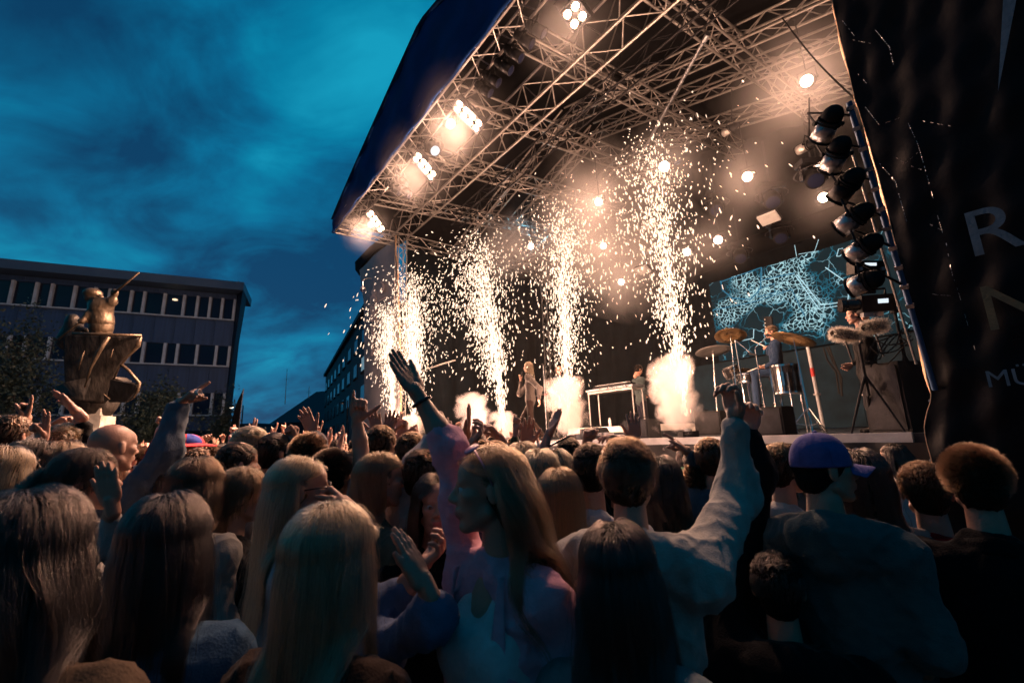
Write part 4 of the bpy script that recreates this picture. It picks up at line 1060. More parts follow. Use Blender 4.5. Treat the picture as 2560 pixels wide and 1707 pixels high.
for px, py, t, lab in ((1922, 546, 4.0, 'flat rectangular lamp panel under the moving head'), (1607, 675, 4.4, 'flat square lamp panel beside the tallest sparks'), (1625, 560, 4.0, 'tilted lamp panel half hidden in the tallest sparks')):
    s, z = TP(px, py, t); o = thing('lamp_panel', lab, 'stage light', mat4=SM(s, t, z) @ Matrix.Rotation(.5, 4, 'X'), group='flat lamp panels')
    MB().box((0, 0, 0), (.42, .3, .06)).build('face', M['white'], o); MB().box((0, 0, .055), (.46, .34, .05)).build('housing', M['black'], o); MB().tube([(0, 0, .08), (0, 0, .9)], .015, 5).build('hanging_pipe', M['alud'], o)

# near pole with cans in the right foreground of the stage
pt, pb = P(2122, 255, 4.55), P(2278, 775, 4.75)
pole = thing('lighting_pole', 'blue-grey vertical pole carrying par cans next to the scrim hem', 'pole', mat4=zframe(pb, pt - pb))
PL = float(np.linalg.norm(pt - pb))
MB().tube([(0, 0, -.9), (0, 0, PL)], .026, 14).build('tube', mat('pole_steel_blue', (.05, .11, .22), .45, .3), pole)
MB().tube([(-.09, .02, -.6), (-.09, .02, PL * .82)], .012, 8).build('side_tube', M['alu'], pole)
for k in np.linspace(.02, .97, 11): MB().box((0, 0, PL * k), (.066, .066, .04)).build('clamp', M['steel'], pole)
for i, (r_, l_, mm) in enumerate((((2092, 268), (2046, 358), 'steel'), ((2110, 345), (2070, 432), 'steel'), ((2150, 425), (2086, 505), 'alud'), ((2178, 515), (2092, 578), 'steel'), ((2200, 592), (2118, 648), 'steel'), ((2205, 690), (2120, 722), 'steel'))):
    k = (l_[1] - 200) / 560; dd = 4.5 + .15 * k
    a_, b_2 = P(*r_, dd - .08), P(*l_, dd + .18)
    par_can('near par can on the pole, %s from the top' % ['first', 'second', 'darker third', 'fourth', 'fifth', 'sixth and lowest'][i], a_, b_2, .105, m=mm, group='near par cans on the pole', clampto=pb + (pt - pb) * min(.95, max(.05, 1 - (r_[1] - 255) / 520 - .04)))

# ------------------------------------------------------------------ screen
def screen_mat():
    m = bpy.data.materials.new('led_line_drawing'); m.use_nodes = True; t = m.node_tree; t.nodes.clear(); N = t.nodes.new; K = t.links.new
    c = N('ShaderNodeTexCoord'); mpg = N('ShaderNodeMapping'); K(c.outputs['Object'], mpg.inputs[0])
    nz = N('ShaderNodeTexNoise'); nz.inputs['Scale'].default_value = 2.2; nz.inputs['Detail'].default_value = 3; K(mpg.outputs[0], nz.inputs['Vector'])
    ad = N('ShaderNodeVectorMath'); ad.operation = 'MULTIPLY_ADD'; ad.inputs[1].default_value = (.45, .45, .45); K(nz.outputs['Color'], ad.inputs[0]); K(mpg.outputs[0], ad.inputs[2])
    out = None
    for sc, th, thr in ((2.0, .020, .8), (8.5, .11, 1.0)):
        v = N('ShaderNodeTexVoronoi'); v.feature = 'DISTANCE_TO_EDGE'; v.inputs['Scale'].default_value = sc; K(ad.outputs[0], v.inputs['Vector'])
        r = N('ShaderNodeMapRange'); r.inputs['From Min'].default_value = th; r.inputs['From Max'].default_value = th * .25; r.inputs['To Max'].default_value = thr; K(v.outputs['Distance'], r.inputs[0])
        mk = N('ShaderNodeTexNoise'); mk.inputs['Scale'].default_value = .62 if sc > 5 else 1.1; mk.inputs['Detail'].default_value = 2; K(mpg.outputs[0], mk.inputs['Vector'])
        rr = N('ShaderNodeMapRange'); rr.inputs['From Min'].default_value = .50 if sc > 5 else .42; rr.inputs['From Max'].default_value = .58; K(mk.outputs[0], rr.inputs[0])
        mu = N('ShaderNodeMath'); mu.operation = 'MULTIPLY'; K(r.outputs[0], mu.inputs[0]); K(rr.outputs[0], mu.inputs[1])
        if out is None: out = mu
        else:
            a_ = N('ShaderNodeMath'); a_.operation = 'MAXIMUM'; K(out.outputs[0], a_.inputs[0]); K(mu.outputs[0], a_.inputs[1]); out = a_
    rp = N('ShaderNodeValToRGB'); K(out.outputs[0], rp.inputs[0]); e_ = rp.color_ramp.elements
    e_[0].position = 0; e_[0].color = (.010, .026, .032, 1); e_[1].position = 1; e_[1].color = (.62, .95, 1.0, 1)
    k = e_.new(.4); k.color = (.02, .20, .30, 1)
    em = N('ShaderNodeEmission'); K(rp.outputs[0], em.inputs[0]); em.inputs[1].default_value = .8
    o_ = N('ShaderNodeOutputMaterial'); K(em.outputs[0], o_.inputs[0]); return m
M['screen'] = screen_mat()
M['screenline'] = emitter('led_white_line', (.55, .85, .95), .9)
M['screenline2'] = emitter('led_blue_line', (.05, .3, .5), .6)
SCT = 7.6
ls = thing('led_screen', 'large LED screen showing glowing cyan line drawings behind the drummer', 'screen', mat4=SM(0, 0, 0))
q0, q1 = TP(2235, 870, SCT), TP(1740, 715, SCT)
S0_, S1_, Z0_, Z1_ = -1.3, 4.0, TP(2050, 862, SCT)[1], 6.65
npx, npz = 6, 3
for i in range(npx):
    for j in range(npz):
        w_, h_ = (S1_ - S0_) / npx, (Z1_ - Z0_) / npz
        MB().box((S0_ + w_ * (i + .5), -SCT - .05, Z0_ + h_ * (j + .5)), (w_ - .004, .1, h_ - .004)).build('screen_tile', M['screen'], ls)
def sline(pts, m='screenline', r=.014):
    q = [TP(x, y, SCT - .06) for x, y in pts]
    MB().tube([(a_, -SCT + .02, b_2) for a_, b_2 in q], r, 4).build('glowing_line', M[m], ls)
sline([(1990, 685), (2052, 762), (2100, 755)]); sline([(1988, 690), (2046, 772), (2118, 760), (2122, 700)]); sline([(2062, 668), (2125, 712)]); sline([(1900, 700), (1985, 682)], 'screenline2')
sline([(1780, 775), (1880, 755), (1978, 723), (2010, 790)], 'screenline2'); sline([(1893, 742), (1935, 731), (1935, 708), (1894, 722), (1893, 742)], 'screenline2')
sline([(1800, 702), (1805, 725), (1830, 745), (1875, 748), (1900, 720), (1902, 668)], 'screenline2', .02); sline([(1798, 705), (1902, 668)], 'screenline2')
sline([(1830, 818), (1850, 852), (1882, 845), (1883, 822)]); sline([(1985, 612), (1990, 640)], 'screenline', .008); sline([(2045, 598), (2035, 628), (1995, 635)], 'screenline', .008)
sline([(2090, 640), (2095, 622), (2105, 620), (2108, 630), (2098, 640), (2090, 640)], 'screenline', .01)
wl_ = thing('rear_riser_wall', 'dark blue glossy wall panels below the LED screen', 'wall panel', mat4=SM(0, 0, 0))
for i in range(7): stage_box(MB(), -1.8 + i, -.81 + i, SCT - .1, SCT + .1, DK + .02, Z0_ - .08).build('panel', mat('blue_riser', (.009, .024, .036), .6, spec=.05, var=.4, scale=2, bump=.3, bscale=4) if i == 0 else bpy.data.materials['blue_riser'], wl_)
hd = thing('header_beam', 'broad dark padded beam over the LED screen', 'beam', mat4=SM(0, 0, 0))
MB().tube([(-3, -7.0, 7.2), (6.5, -7.0, 7.2)], .32, 14).build('beam', M['under'], hd, smooth=True)

def stage_thing(name, label, cat, px, py, t, z=None, group=None, rot=0.0):
    """a thing on the stage whose foot is on the deck; px,py give its sideways place"""
    s, _z = TP(px, py, t)
    o = thing(name, label, cat, mat4=SM(s, t, DK if z is None else z) @ Matrix.Rotation(rot, 4, 'Z'), group=group)
    return o
def zat(py_px, t): return TP(py_px[0], py_px[1], t)[1] - DK
DT = 2.6                                               # the drum kit stands this far back
# red banded white poles
for (a_, b_2, lab) in (((2045, 988), (2018, 862), 'white pole with a red band, behind the floor tom'), ((2156, 945), (2138, 868), 'white pole with a red band, left of the speaker box')):
    s0, z0 = TP(*a_, 4.6); s1, z1 = TP(*b_2, 4.6)
    o = thing('banded_pole', lab, 'pole', mat4=SM(s0, 4.6, DK), group='white poles with red bands')
    H = z1 - DK
    MB().tube([(0, 0, 0), (s1 - s0, 0, H)], .035, 10).build('pole', M['white'], o)
    MB().tube([((s1 - s0) * .62, 0, H * .62), ((s1 - s0) * .72, 0, H * .72)], .042, 10).build('red_band', M['red'], o)
    MB().tube([((s1 - s0) * .4, 0, H * .4), ((s1 - s0) * .42, 0, H * .42)], .07, 10).build('collar', M['alu'], o)
cbn = thing('hanging_cables', 'bundle of dark cables hanging down the blue wall right of the drums', 'cable', mat4=SM(0, 0, 0))
for k, pts in enumerate(([(2058, 868), (2068, 900), (2090, 930), (2098, 985)], [(2066, 868), (2082, 905), (2098, 935), (2106, 990)], [(2072, 866), (2090, 915), (2104, 945), (2104, 990)])):
    q = [TP(x, y, 5.5) for x, y in pts]; MB().tube([(a_, -5.5, b_2) for a_, b_2 in q], .02, 6).build('cable', M['rubber'], cbn)

def cymbal(label, px, py, rpx, t, tilt, foot, col='brass', group='cymbals of the drum kit', legs=True):
    s, z = TP(px, py, t); c = W(s, t, z); dep = (c - CAM) @ FW; r = rpx * dep / F_
    o = thing('cymbal_stand', label, 'cymbal', mat4=SM(s, t, DK), group=group)
    h = z - DK
    C = MB().lathe([(.012, .035), (.035, .03), (r * .2, .015), (r * .6, .004), (r, -.018), (r, -.022), (r * .6, .0), (.012, .028)], 36, Matrix.Translation((0, 0, h)) @ Matrix.Rotation(tilt[0], 4, 'X') @ Matrix.Rotation(tilt[1], 4, 'Y')).build('cymbal', M[col], o, smooth=True)
    MB().lathe([(.02, .03), (.022, .06), (.008, .075)], 8, Matrix.Translation((0, 0, h))).build('wing_nut', M['chrome'], C)
    MB().tube([(foot[0], foot[1], .0), (foot[0] * .4, foot[1] * .4, h * .6), (0, 0, h)], [.02, .014, .01], 8).build('pole', M['chrome'], o)
    for k in range(3):
        a_ = k * 2.1 + .4
        MB().tube([(foot[0] + .02 * math.cos(a_), foot[1], .38), (foot[0] + .34 * math.cos(a_), foot[1] + .34 * math.sin(a_), .015)], .012, 6).build('leg', M['chrome'], o)
        MB().tube([(foot[0], foot[1], .12), (foot[0] + .2 * math.cos(a_), foot[1] + .2 * math.sin(a_), .16)], .007, 5).build('stretcher', M['chrome'], o)
    return o
cymbal('tilted left crash cymbal on a tall chrome stand by the drummer', 1826, 838, 37, DT - .3, (.35, .12), (-.08, .25))
cymbal('big near crash cymbal right of the drummer, highest plate', 1984, 846, 50, DT - 1.5, (.28, -.3), (-.12, .2))
cymbal('pale ride cymbal edge-on at the left of the drum kit', 1782, 876, 42, DT, (.12, .15), (0, .2), 'alu')
cymbal('small hi-hat low beside the snare drum', 1850, 925, 24, DT, (.1, .1), (0, 0))
M['shell'] = mat('drum_shell_black', (.012, .011, .012), .15, var=.1)
M['skinhead'] = mat('drum_head', (.7, .66, .6), .5)
def drum(label, px, py, t, r, h, axis=(0, 0, 1), name='drum', front=None, zc=None, group='drums of the kit'):
    s, z = TP(px, py, t); z = z if zc is None else zc
    o = thing(name, label, 'drum', mat4=SM(s, t, z), group=group)
    Mx = zframe((0, 0, 0), axis)
    MB().lathe([(r, -h / 2), (r, h / 2)], 30, Mx).build('shell', M['shell'], o, smooth=False)
    for k in (-1, 1):
        MB().lathe([(r * 1.01, k * h / 2 - .015), (r * 1.05, k * h / 2 - .015), (r * 1.05, k * h / 2 + .015), (r * .98, k * h / 2 + .018)], 30, Mx, close=False).build('hoop', M['chrome'], o)
        MB().lathe([(r * .99, k * (h / 2 + .004)), (.001, k * (h / 2 + .006))], 30, Mx, close=False).build('drum_head', M['skinhead'] if front is None else front, o)
    lug = MB().box((r * 1.04, 0, 0), (.03, .035, h * .5)).box((r * 1.05, 0, 0), (.01, .01, h * .98)).mesh('lug', M['chrome'])
    for k in range(8): link('lug', lug, o, mat4=Mx @ Matrix.Rotation(k * math.pi / 4 + .2, 4, 'Z'))
    return o, Mx
o, _ = drum('large black floor tom with chrome lugs in front of the drummer', 1965, 948, DT - 1.2, .21, .46)
for k in range(3): MB().tube([(.22 * math.cos(k * 2.1), .22 * math.sin(k * 2.1), .1), (.25 * math.cos(k * 2.1), .25 * math.sin(k * 2.1), -TP(1965, 948, DT - 1.2)[1] + DK)], .012, 6).build('leg', M['chrome'], o)
o, _ = drum('shallow snare drum at the drummer hands', 1868, 945, DT - .3, .18, .15); MB().tube([(0, 0, -.08), (0, 0, -.55)], .02, 6).build('stand', M['chrome'], o)
o, _ = drum('rack tom over the bass drum', 1830, 930, DT + .1, .16, .22, (.2, .3, 1)); MB().tube([(0, 0, -.1), (0, 0, -.6)], .016, 6).build('stand', M['chrome'], o)
o, _ = drum('bass drum lying on its side with round pale ring', 1866, 1005, DT + .2, .27, .42, (.5, .85, .02), front=M['shell'], zc=DK + .30)
MB().tube(torus_pts((.12, .2, 0), .24, (.86, -.5, 0), (0, 0, 1), 28), .014, 6, False).build('ring', M['skinhead'], o)
o = thing('drum_pedals', 'chrome drum pedals and low hardware under the floor tom', 'pedal', mat4=SM(TP(1925, 1030, DT)[0], DT, DK))
for k in range(3):
    MB().box((k * .22 - .2, .1, .06), (.09, .28, .015), Matrix.Rotation(.2, 4, 'X')).build('footboard', M['chrome'], o)
    MB().tube([(k * .22 - .2, -.05, .0), (k * .22 - .2, -.05, .3), (k * .22 - .13, -.05, .3)], .01, 6).build('post', M['chrome'], o)
def fill_lamp(px, py, t, en):                               # added bare lamps that fill the rear stage with teal
    s, z = TP(px, py, t); lamp('teal_fill', W(s, t, z), en, (.08, .55, .8), .15)
fill_lamp(1930, 500, 4.2, 70); fill_lamp(1790, 520, 5.0, 70); fill_lamp(1327, 600, 5.5, 90)
def mic_stand(label, px, pf, ph, t, boom=None, mic=True, name='microphone_stand'):
    s, z = TP(pf[0], pf[1], t); s1, z1 = TP(ph[0], ph[1], t)
    o = thing(name, label, 'microphone stand', mat4=SM(s, t, DK))
    top = (s1 - s, 0, z1 - DK)
    MB().tube([(0, 0, 0), top], .012, 8).build('pole', M['chrome'] if boom else M['steel'], o)
    MB().lathe([(.13, 0), (.13, .012), (.03, .03)], 18).build('base', M['black'], o)
    e = top
    if boom:
        s2, z2 = TP(*boom, t - .1); e = (s2 - s, .1, z2 - DK)
        MB().tube([top, e], .009, 6).build('boom', M['chrome'], o)
    MB().lathe([(.014, -.09), (.018, -.01), (.026, .01), (.028, .035), (.012, .055)], 12, Matrix.Translation(e) @ Matrix.Rotation(1.2, 4, 'Y')).build('microphone', M['black'], o)
    return o
mic_stand('chrome boom microphone stand left of the floor tom reaching to the drummer mouth', 0, (1912, 1012), (1888, 870), DT - .9, (1922, 838))
mic_stand('upright chrome stand nearer the spark, left side of the kit', 0, (1862, 985), (1838, 850), DT - .9, (1880, 885))
mic_stand('straight microphone stand behind the walking singer', 0, (1365, 1045), (1358, 912), .6)
# monitors, boxes, amplifiers
def monitor(label, pts, t, hbox, wbox, dbox, m1='black', slope=.0, face='edge', name='monitor_box'):
    s, _ = TP(*pts, t)
    o = thing(name, label, 'speaker', mat4=SM(s, t, DK))
    MB().box((0, 0, hbox / 2), (wbox, dbox, hbox), taper=1 - slope).build('cabinet', M[m1], o)
    MB().box((wbox / 2 + .006, 0, hbox / 2), (.012, dbox * .94, hbox * .9)).build('grille', M[face], o)
    MB().box((0, dbox / 2 + .008, hbox / 2), (wbox * .9, .016, hbox * .86)).build('front_grille', M['alud'], o)
    for x in (-1, 1): MB().tube([(x * .1, -.06, hbox + .0), (x * .1, -.06, hbox + .04), (x * .1, .06, hbox + .04), (x * .1, .06, hbox)], .01, 5).build('handle', M['rubber'], o)
    return o
M['greybox'] = mat('grey_box_side', (.26, .25, .24), .7, var=.1)
monitor('box with pale left side and black front in front of the drum stands', (1925, 1050), .3, .42, .55, .4, face='greybox')
monitor('grey sided monitor box behind the raised open hand', (1605, 1075), .5, .36, .6, .4, face='greybox')
monitor('small black amplifier left of the drum kit', (1775, 1020), 2.4, .5, .6, .35, face='greybox')
monitor('low wedge monitor at the keyboard rig foot', (1490, 1085), .6, .25, .6, .4, slope=.3, face='alud')
# second low riser step under the keyboards
o = thing('keyboard_riser', 'low pale-edged riser carrying the keyboard table', 'riser', mat4=SM(TP(1560, 1060, 1.8)[0], 1.8, DK))
MB().box((0, -.2, .14), (2.6, 1.6, .26)).build('platform', M['deck'], o); MB().box((0, .61, .2), (2.6, .02, .14)).build('edge_trim', M['edge'], o)
MB().box((-1.31, -.2, .2), (.02, 1.6, .14)).build('edge_trim', M['edge'], o)
o = thing('drum_riser', 'low pale-edged riser below the drum kit left of the raised hand', 'riser', mat4=SM(TP(1790, 1040, 3.0)[0], 3.0, DK))
MB().box((0, -.2, .1), (1.3, 1.2, .2)).build('platform', M['deck'], o); MB().box((0, .41, .14), (1.3, .02, .1)).build('edge_trim', M['edge'], o)
# keyboard table with laptop
s, z = TP(1535, 975, 1.7)
kt = thing('keyboard_table', 'folding table of pale aluminium carrying keyboards and cables', 'table', mat4=SM(s, 1.7, DK + .26))
hk = TP(1530, 972, 1.7)[1] - DK - .26
MB().box((0, 0, hk), (1.5, .45, .05)).build('tabletop', M['steel'], kt)
MB().box((0, 0, hk - .06), (1.42, .4, .05)).build('frame', M['alu'], kt)
for x in (-.7, .7):
    for y in (-.18, .18): MB().tube([(x, y, 0), (x, y, hk - .05)], .016, 6).build('leg', M['alu'], kt)
kb = thing('keyboard', 'black keyboard lying on the pale folding table', 'keyboard', mat4=SM(s, 1.7, DK + .26 + hk + .03))
MB().box((0, 0, .035), (1.1, .3, .07)).build('body', M['black'], kb)
for i in range(28): MB().box((-.52 + i * .037, .07, .075), (.033, .13, .012)).build('key', M['white'], kb)
for i in range(5): MB().lathe([(.018, 0), (.014, .03)], 8, Matrix.Translation((-.4 + i * .12, -.08, .07))).build('knob', M['steel'], kb)
pk = thing('pedal_board', 'black device board at the stage front behind the purple-lit hand', 'effects board', mat4=SM(TP(1500, 1092, .2)[0], .2, DK))
MB().box((0, 0, .05), (.7, .35, .06)).build('board', M['black'], pk)
for i in range(4): MB().box((-.25 + i * .16, 0, .11), (.11, .2, .06)).build('pedal', M['steel'], pk)
bt = thing('water_bottle', 'small clear bottle on the riser under the keyboard table', 'bottle', mat4=SM(TP(1524, 1048, 1.2)[0], 1.2, DK + .27))
MB().lathe([(.03, 0), (.033, .02), (.033, .14), (.014, .18), (.014, .2)], 12).build('body', M['white'], bt); MB().lathe([(.015, .2), (.015, .22)], 10).build('cap', M['black'], bt)

# right front corner: speaker box, tripods, furry microphones, broadcast camera
s, z = TP(2232, 1050, .35)
sp = thing('speaker_cabinet', 'tall black speaker cabinet at the right front corner of the stage', 'speaker', mat4=SM(-2.25, .25, DK) @ Matrix.Rotation(-.35, 4, 'Z'))
hs_ = TP(2200, 912, .25)[1] - DK
MB().box((0, 0, hs_ / 2), (.5, .46, hs_), taper=.92).build('cabinet', M['black'], sp)
MB().box((0, .235, hs_ / 2), (.42, .012, hs_ * .9)).build('grille', M['alud'], sp)
MB().box((.262, 0, hs_ * .5), (.02, .3, .2)).build('handle', M['rubber'], sp)
def tripod(label, s, t, h, m='alud'):
    o = thing('tripod', label, 'tripod', mat4=SM(s, t, DK))
    MB().tube([(0, 0, h * .4), (0, 0, h)], .02, 8).build('column', M[m], o)
    for k in range(3):
        a_ = k * 2.1 + .9; MB().tube([(0, 0, h * .62), (.16 * math.cos(a_), .16 * math.sin(a_), h * .3), (.3 * math.cos(a_), .3 * math.sin(a_), 0)], [.018, .016, .012], 7).build('leg', M[m], o)
    MB().lathe([(.05, h - .02), (.05, h + .02)], 12).build('head', M['black'], o)
    return o
fur_m = hair_material('windshield_fur', (.30, .21, .14))
def furry(label, px, py, d, L, ang, seed):
    c = P(px, py, d); ax = math.cos(ang) * RT + math.sin(ang) * UP
    o = thing('furry_microphone', label, 'microphone', mat4=zframe(c, ax, UP), group='fur covered microphones')
    r = .062
    MB().lathe([(.01, -L / 2 - .02), (r * .8, -L / 2 + .02), (r, 0), (r * .8, L / 2 - .02), (.01, L / 2 + .02)], 16).build('windshield', HCAP['dblonde'], o, smooth=True)
    g = np.random.default_rng(seed); n = 2600
    z_ = g.uniform(-L / 2 - .01, L / 2 + .01, n); a_ = g.uniform(0, 6.28, n); rr = r * np.sqrt(np.clip(1 - (np.abs(z_) / (L / 2 + .03)) ** 3, .03, 1))
    nr = np.stack([np.cos(a_), np.sin(a_), z_ * 2], 1); nr /= np.linalg.norm(nr, axis=1)[:, None]
    p0 = np.stack([np.cos(a_) * rr, np.sin(a_) * rr, z_], 1); dr = nr + g.normal(size=(n, 3)) * .5
    dr += (zframe(c, ax, UP).to_3x3().transposed() @ Vector((0, 0, -1)))[:] * A([.3, .3, .3])
    S = np.stack([p0, p0 + dr * .012, p0 + dr * .02 + g.normal(size=(n, 3)) * .004, p0 + dr * .027 + g.normal(size=(n, 3)) * .006], 1)
    curves('fur', S, .0011, fur_m, o)
    m3 = (zframe(c, ax, UP).inverted() @ Vector(tuple(c + A([0.05, .02, -.35]))))
    MB().tube([(0, 0, -.02), tuple(m3)], .01, 6).build('holder', M['alud'], o)
furry('left of two grey furry microphones, facing the sparks', 2112, 836, 5.3, .30, -.1, 1)
furry('right furry microphone, partly behind the left one', 2186, 815, 5.2, .26, .15, 2)
tripod('black tripod left of the speaker cabinet under the furry microphones', -2.05, -.05, 1.15)
tripod('second black tripod behind the speaker cabinet', -2.3, .75, 1.6)
q = P(2165, 760, 5.5)
bc = thing('broadcast_camera', 'bulky black broadcast camera above the furry microphones', 'camera', mat4=zframe(q, -RT + A([0, .3, 0]), UP))
MB().box((0, 0, -.1), (.16, .2, .34)).build('body', M['black'], bc)
MB().lathe([(.07, .07), (.07, .2), (.085, .22), (.085, .27), (.06, .27)], 18).build('lens', M['blackg'], bc)
MB().box((0, .15, 0), (.05, .06, .2)).build('viewfinder', M['alud'], bc)
MB().tube([(0, .1, -.2), (0, .17, -.2), (0, .17, .02), (0, .1, .05)], .014, 6).build('handle', M['rubber'], bc)
MB().box((0, -.13, -.05), (.1, .05, .2)).build('mount_plate', M['steel'], bc)
MB().box((.086, .02, -.14), (.012, .05, .1)).build('lit_display', M['cool'], bc)
q = P(2165, 670, 5.0)
bx = thing('dimmer_box', 'small black box with lit label between the lower par cans', 'control box', mat4=zframe(q, -FW, UP))
MB().box((0, 0, 0), (.34, .14, .12)).build('case', M['black'], bx); MB().box((0, .03, .065), (.12, .03, .012)).build('lit_display', M['cool'], bx)
for k in (-.12, .12): MB().lathe([(.02, .06), (.02, .09)], 10, Matrix.Translation((k, -.02, 0))).build('knob', M['steel'], bx)
cl = thing('cable_loops', 'tangle of black cables looping over the speaker cabinet', 'cable')
g = np.random.default_rng(9)
for k in range(7):
    pts = [P(2170 + 22 * j + g.uniform(-8, 8), 870 + 30 * math.sin(j * .8 + k) * (1 - j / 8) + g.uniform(-10, 10) - 10 * j + k * 6, 4.9 + .05 * k) for j in range(6)]
    MB().tube(pts, .007, 5).build('cable', M['rubber'], cl)

# ------------------------------------------------------------------ people
BLK, NAVY, WHT, CREAM, DENIM, TEAL = (.008, .008, .009), (.012, .022, .06), (.62, .62, .64), (.5, .45, .38), (.15, .19, .26), (.05, .11, .10)
def torus_mesh(b, c, r, ax1, ax2, th, n=16): b.tube(torus_pts(c, r, ax1, ax2, n), th, 6, False)
def sunglasses(info, on_head=False):
    """dark glasses in the head frame"""
    b = MB(); o = (0, .105, .01)
    for s in (-1, 1):
        b.lathe([(.001, 0), (.023, .0), (.025, .002), (.022, .005), (.001, .006)], 16, zframe((s * .032, .1, .003), (s * .25, 1, 0)))
        b.tube([(s * .055, .095, .008), (s * .078, .06, .01), (s * .08, -.005, .006)], .003, 5)
    b.tube([(-.012, .104, .01), (.012, .104, .01)], .003, 5)
    Mh = Matrix([[*r_, 0] for r_ in info['RH'].tolist()] + [[0, 0, 0, 1]]); Mh.translation = Vector(info['Hc'])
    if on_head: Mh = Mh @ Matrix.Rotation(math.radians(62), 4, 'X') @ Matrix.Translation((0, .018, .01)) @ Matrix.Diagonal((1.12, 1.08, 1, 1))
    t = thing('sunglasses', 'sunglasses pushed up on the hair of the pink-jacket woman' if on_head else 'round dark sunglasses worn by the blonde woman in the white shirt', 'sunglasses',
              mat4=Matrix.Translation(info['body'].location) @ info['body'].rotation_euler.to_matrix().to_4x4() @ Mh)
    b.build('frame', M['blackg'] if not on_head else mat('pink_frame', (.45, .2, .3), .3), t, smooth=True)
    return t
def wristband(info, w0, w1, col, label, r=.031):
    q0 = info['loc'](w0); q1 = info['loc'](w1)
    d = q1 - q0; d /= np.linalg.norm(d); a = np.cross(d, (0, 0, 1)); a /= np.linalg.norm(a); b_ = np.cross(d, a)
    b = MB(); torus_mesh(b, q0 + d * .03, r, a, b_, .006)
    return b.build('bracelet', col, info['body'], smooth=True)

# --- musicians and crew on the stage
def on_stage(label, px, py, t, yaw, **k):
    s, z = TP(px, py, t)
    return person(label, px, py, 0, yaw, place=W(s, t, z), groundz=DK + k.pop('gz', 0), **k), W(s, t, z)
def WT(px, py, t): s, z = TP(px, py, t); return W(s, t, z)
ts = -.02
on_stage('singer with long fair hair in a grey-brown jacket walking at the stage edge, microphone raised', 1320, 917, ts, -75, hair='long', hc='blonde', L=.3, top=(.055, .045, .04), legs=(.02, .012, .01), lv='mid',
         arms=(('R', WT(1300, 985, ts + .15), WT(1302, 948, ts + .1), 'fist', (0, 0, 1), WT(1303, 932, ts + .1)), ('L', WT(1350, 972, ts - .15), WT(1347, 1000, ts - .18), 'relax', (-1, 0, 0), WT(1352, 1018, ts - .2))),
         legpts=[(A([.08, 0, .92]), A([.09, .26, .52]), A([.1, .12, .07])), (A([-.08, 0, .92]), A([-.1, -.02, .5]), A([-.1, -.32, .09]))], cls='singer')
o = thing('hand_microphone', 'black microphone held at the mouth of the long-haired singer', 'microphone', mat4=zframe(WT(1303, 940, ts + .1), WT(1311, 922, ts + .08) - WT(1303, 940, ts + .1)))
MB().lathe([(.012, -.08), (.018, .05), (.027, .07), (.026, .1), (.01, .12)], 12).build('body', M['black'], o)
dt = 2.35
seat_h = TP(1925, 830, dt)[1] - DK
sh_ = seat_h - .245
legs_seat = [(A([s * .09, -.02, sh_ - .56]), A([s * .16, .42, sh_ - .56]), A([s * .17, .46, .07])) for s in (-1, 1)]
on_stage('seated drummer in a navy sweatshirt and blue jeans with headset microphone', 1927, 830, dt, -96, hair='short', hc='dblonde', top=(.010, .026, .06), legs=(.016, .035, .075), lv='near',
         arms=(('L', WT(1940, 905, dt - .2), WT(1912, 918, dt - .25), 'fist', (0, 0, -1), WT(1900, 915, dt - .3)), ('R', WT(1925, 880, dt + .2), WT(1922, 868, dt + .2), 'fist', (0, 0, -1), WT(1908, 866, dt + .25))), legpts=legs_seat, cls='drummer')
o = thing('drum_throne', 'round drummer stool under the seated drummer', 'stool', mat4=Matrix.Translation(Vector(WT(1927, 830, dt)[:2]).to_3d() + Vector((0, 0, DK))))
MB().lathe([(.15, sh_ - .72), (.17, sh_ - .66), (.13, sh_ - .63)], 18).build('seat', M['black'], o); MB().tube([(0, 0, .1), (0, 0, sh_ - .7)], .02, 6).build('post', M['chrome'], o)
for k in range(3): MB().tube([(0, 0, .25), (.25 * math.cos(k * 2.1), .25 * math.sin(k * 2.1), .01)], .012, 6).build('leg', M['chrome'], o)
for (a_, b_2, lab) in ((WT(1903, 915, dt - .3), WT(1872, 928, dt - .5), 'drumstick in the lower hand of the drummer'), (WT(1908, 864, dt + .25), WT(1878, 850, dt + .3), 'drumstick in the upper hand of the drummer')):
    o = thing('drumstick', lab, 'drumstick', mat4=zframe(a_, b_2 - a_)); MB().tube([(0, 0, -.08), (0, 0, .3)], .008, 6).build('stick', M['skinhead'], o)
on_stage('bearded keyboard player with bald head, dim behind the white smoke', 1397, 925, 2.2, -40, hair='bald', top=(.05, .08, .10), legs=(.02, .02, .03), lv='far', cls='musician')
on_stage('dim guitarist bending over behind the keyboard table', 1597, 925, 2.9, 60, hair='curly', hc='dark', top=(.06, .08, .08), legs=(.02, .02, .03), lv='far', pitch=-25, cls='musician')
o = thing('electric_guitar', 'red electric guitar held beside the singer, half in the smoke', 'guitar', mat4=frame(WT(1372, 985, 2.0), WT(1345, 990, 1.9) - WT(1372, 985, 2.0)))
gm = MB(); v_, f_ = sdf([('e', (0, 0, 0), (.17, .13, .025)), ('e', (-.12, 0, 0), (.14, .16, .025))], .014, .03)
link('body', mesh('body', v_, f_, True, [M['red']]), o); MB().box((.42, 0, .02), (.6, .05, .025)).build('neck', M['bark'], o); MB().box((.75, .0, .02), (.12, .08, .02)).build('headstock', M['bark'], o)
o = thing('leaning_fretboard', 'black guitar neck with dotted frets pointing up behind the drummer', 'guitar', mat4=zframe(WT(1922, 815, 3.4), WT(1919, 772, 3.4) - WT(1922, 815, 3.4), SV))
MB().box((0, 0, 0), (.16, .05, .42)).build('fretboard', M['black'], o)
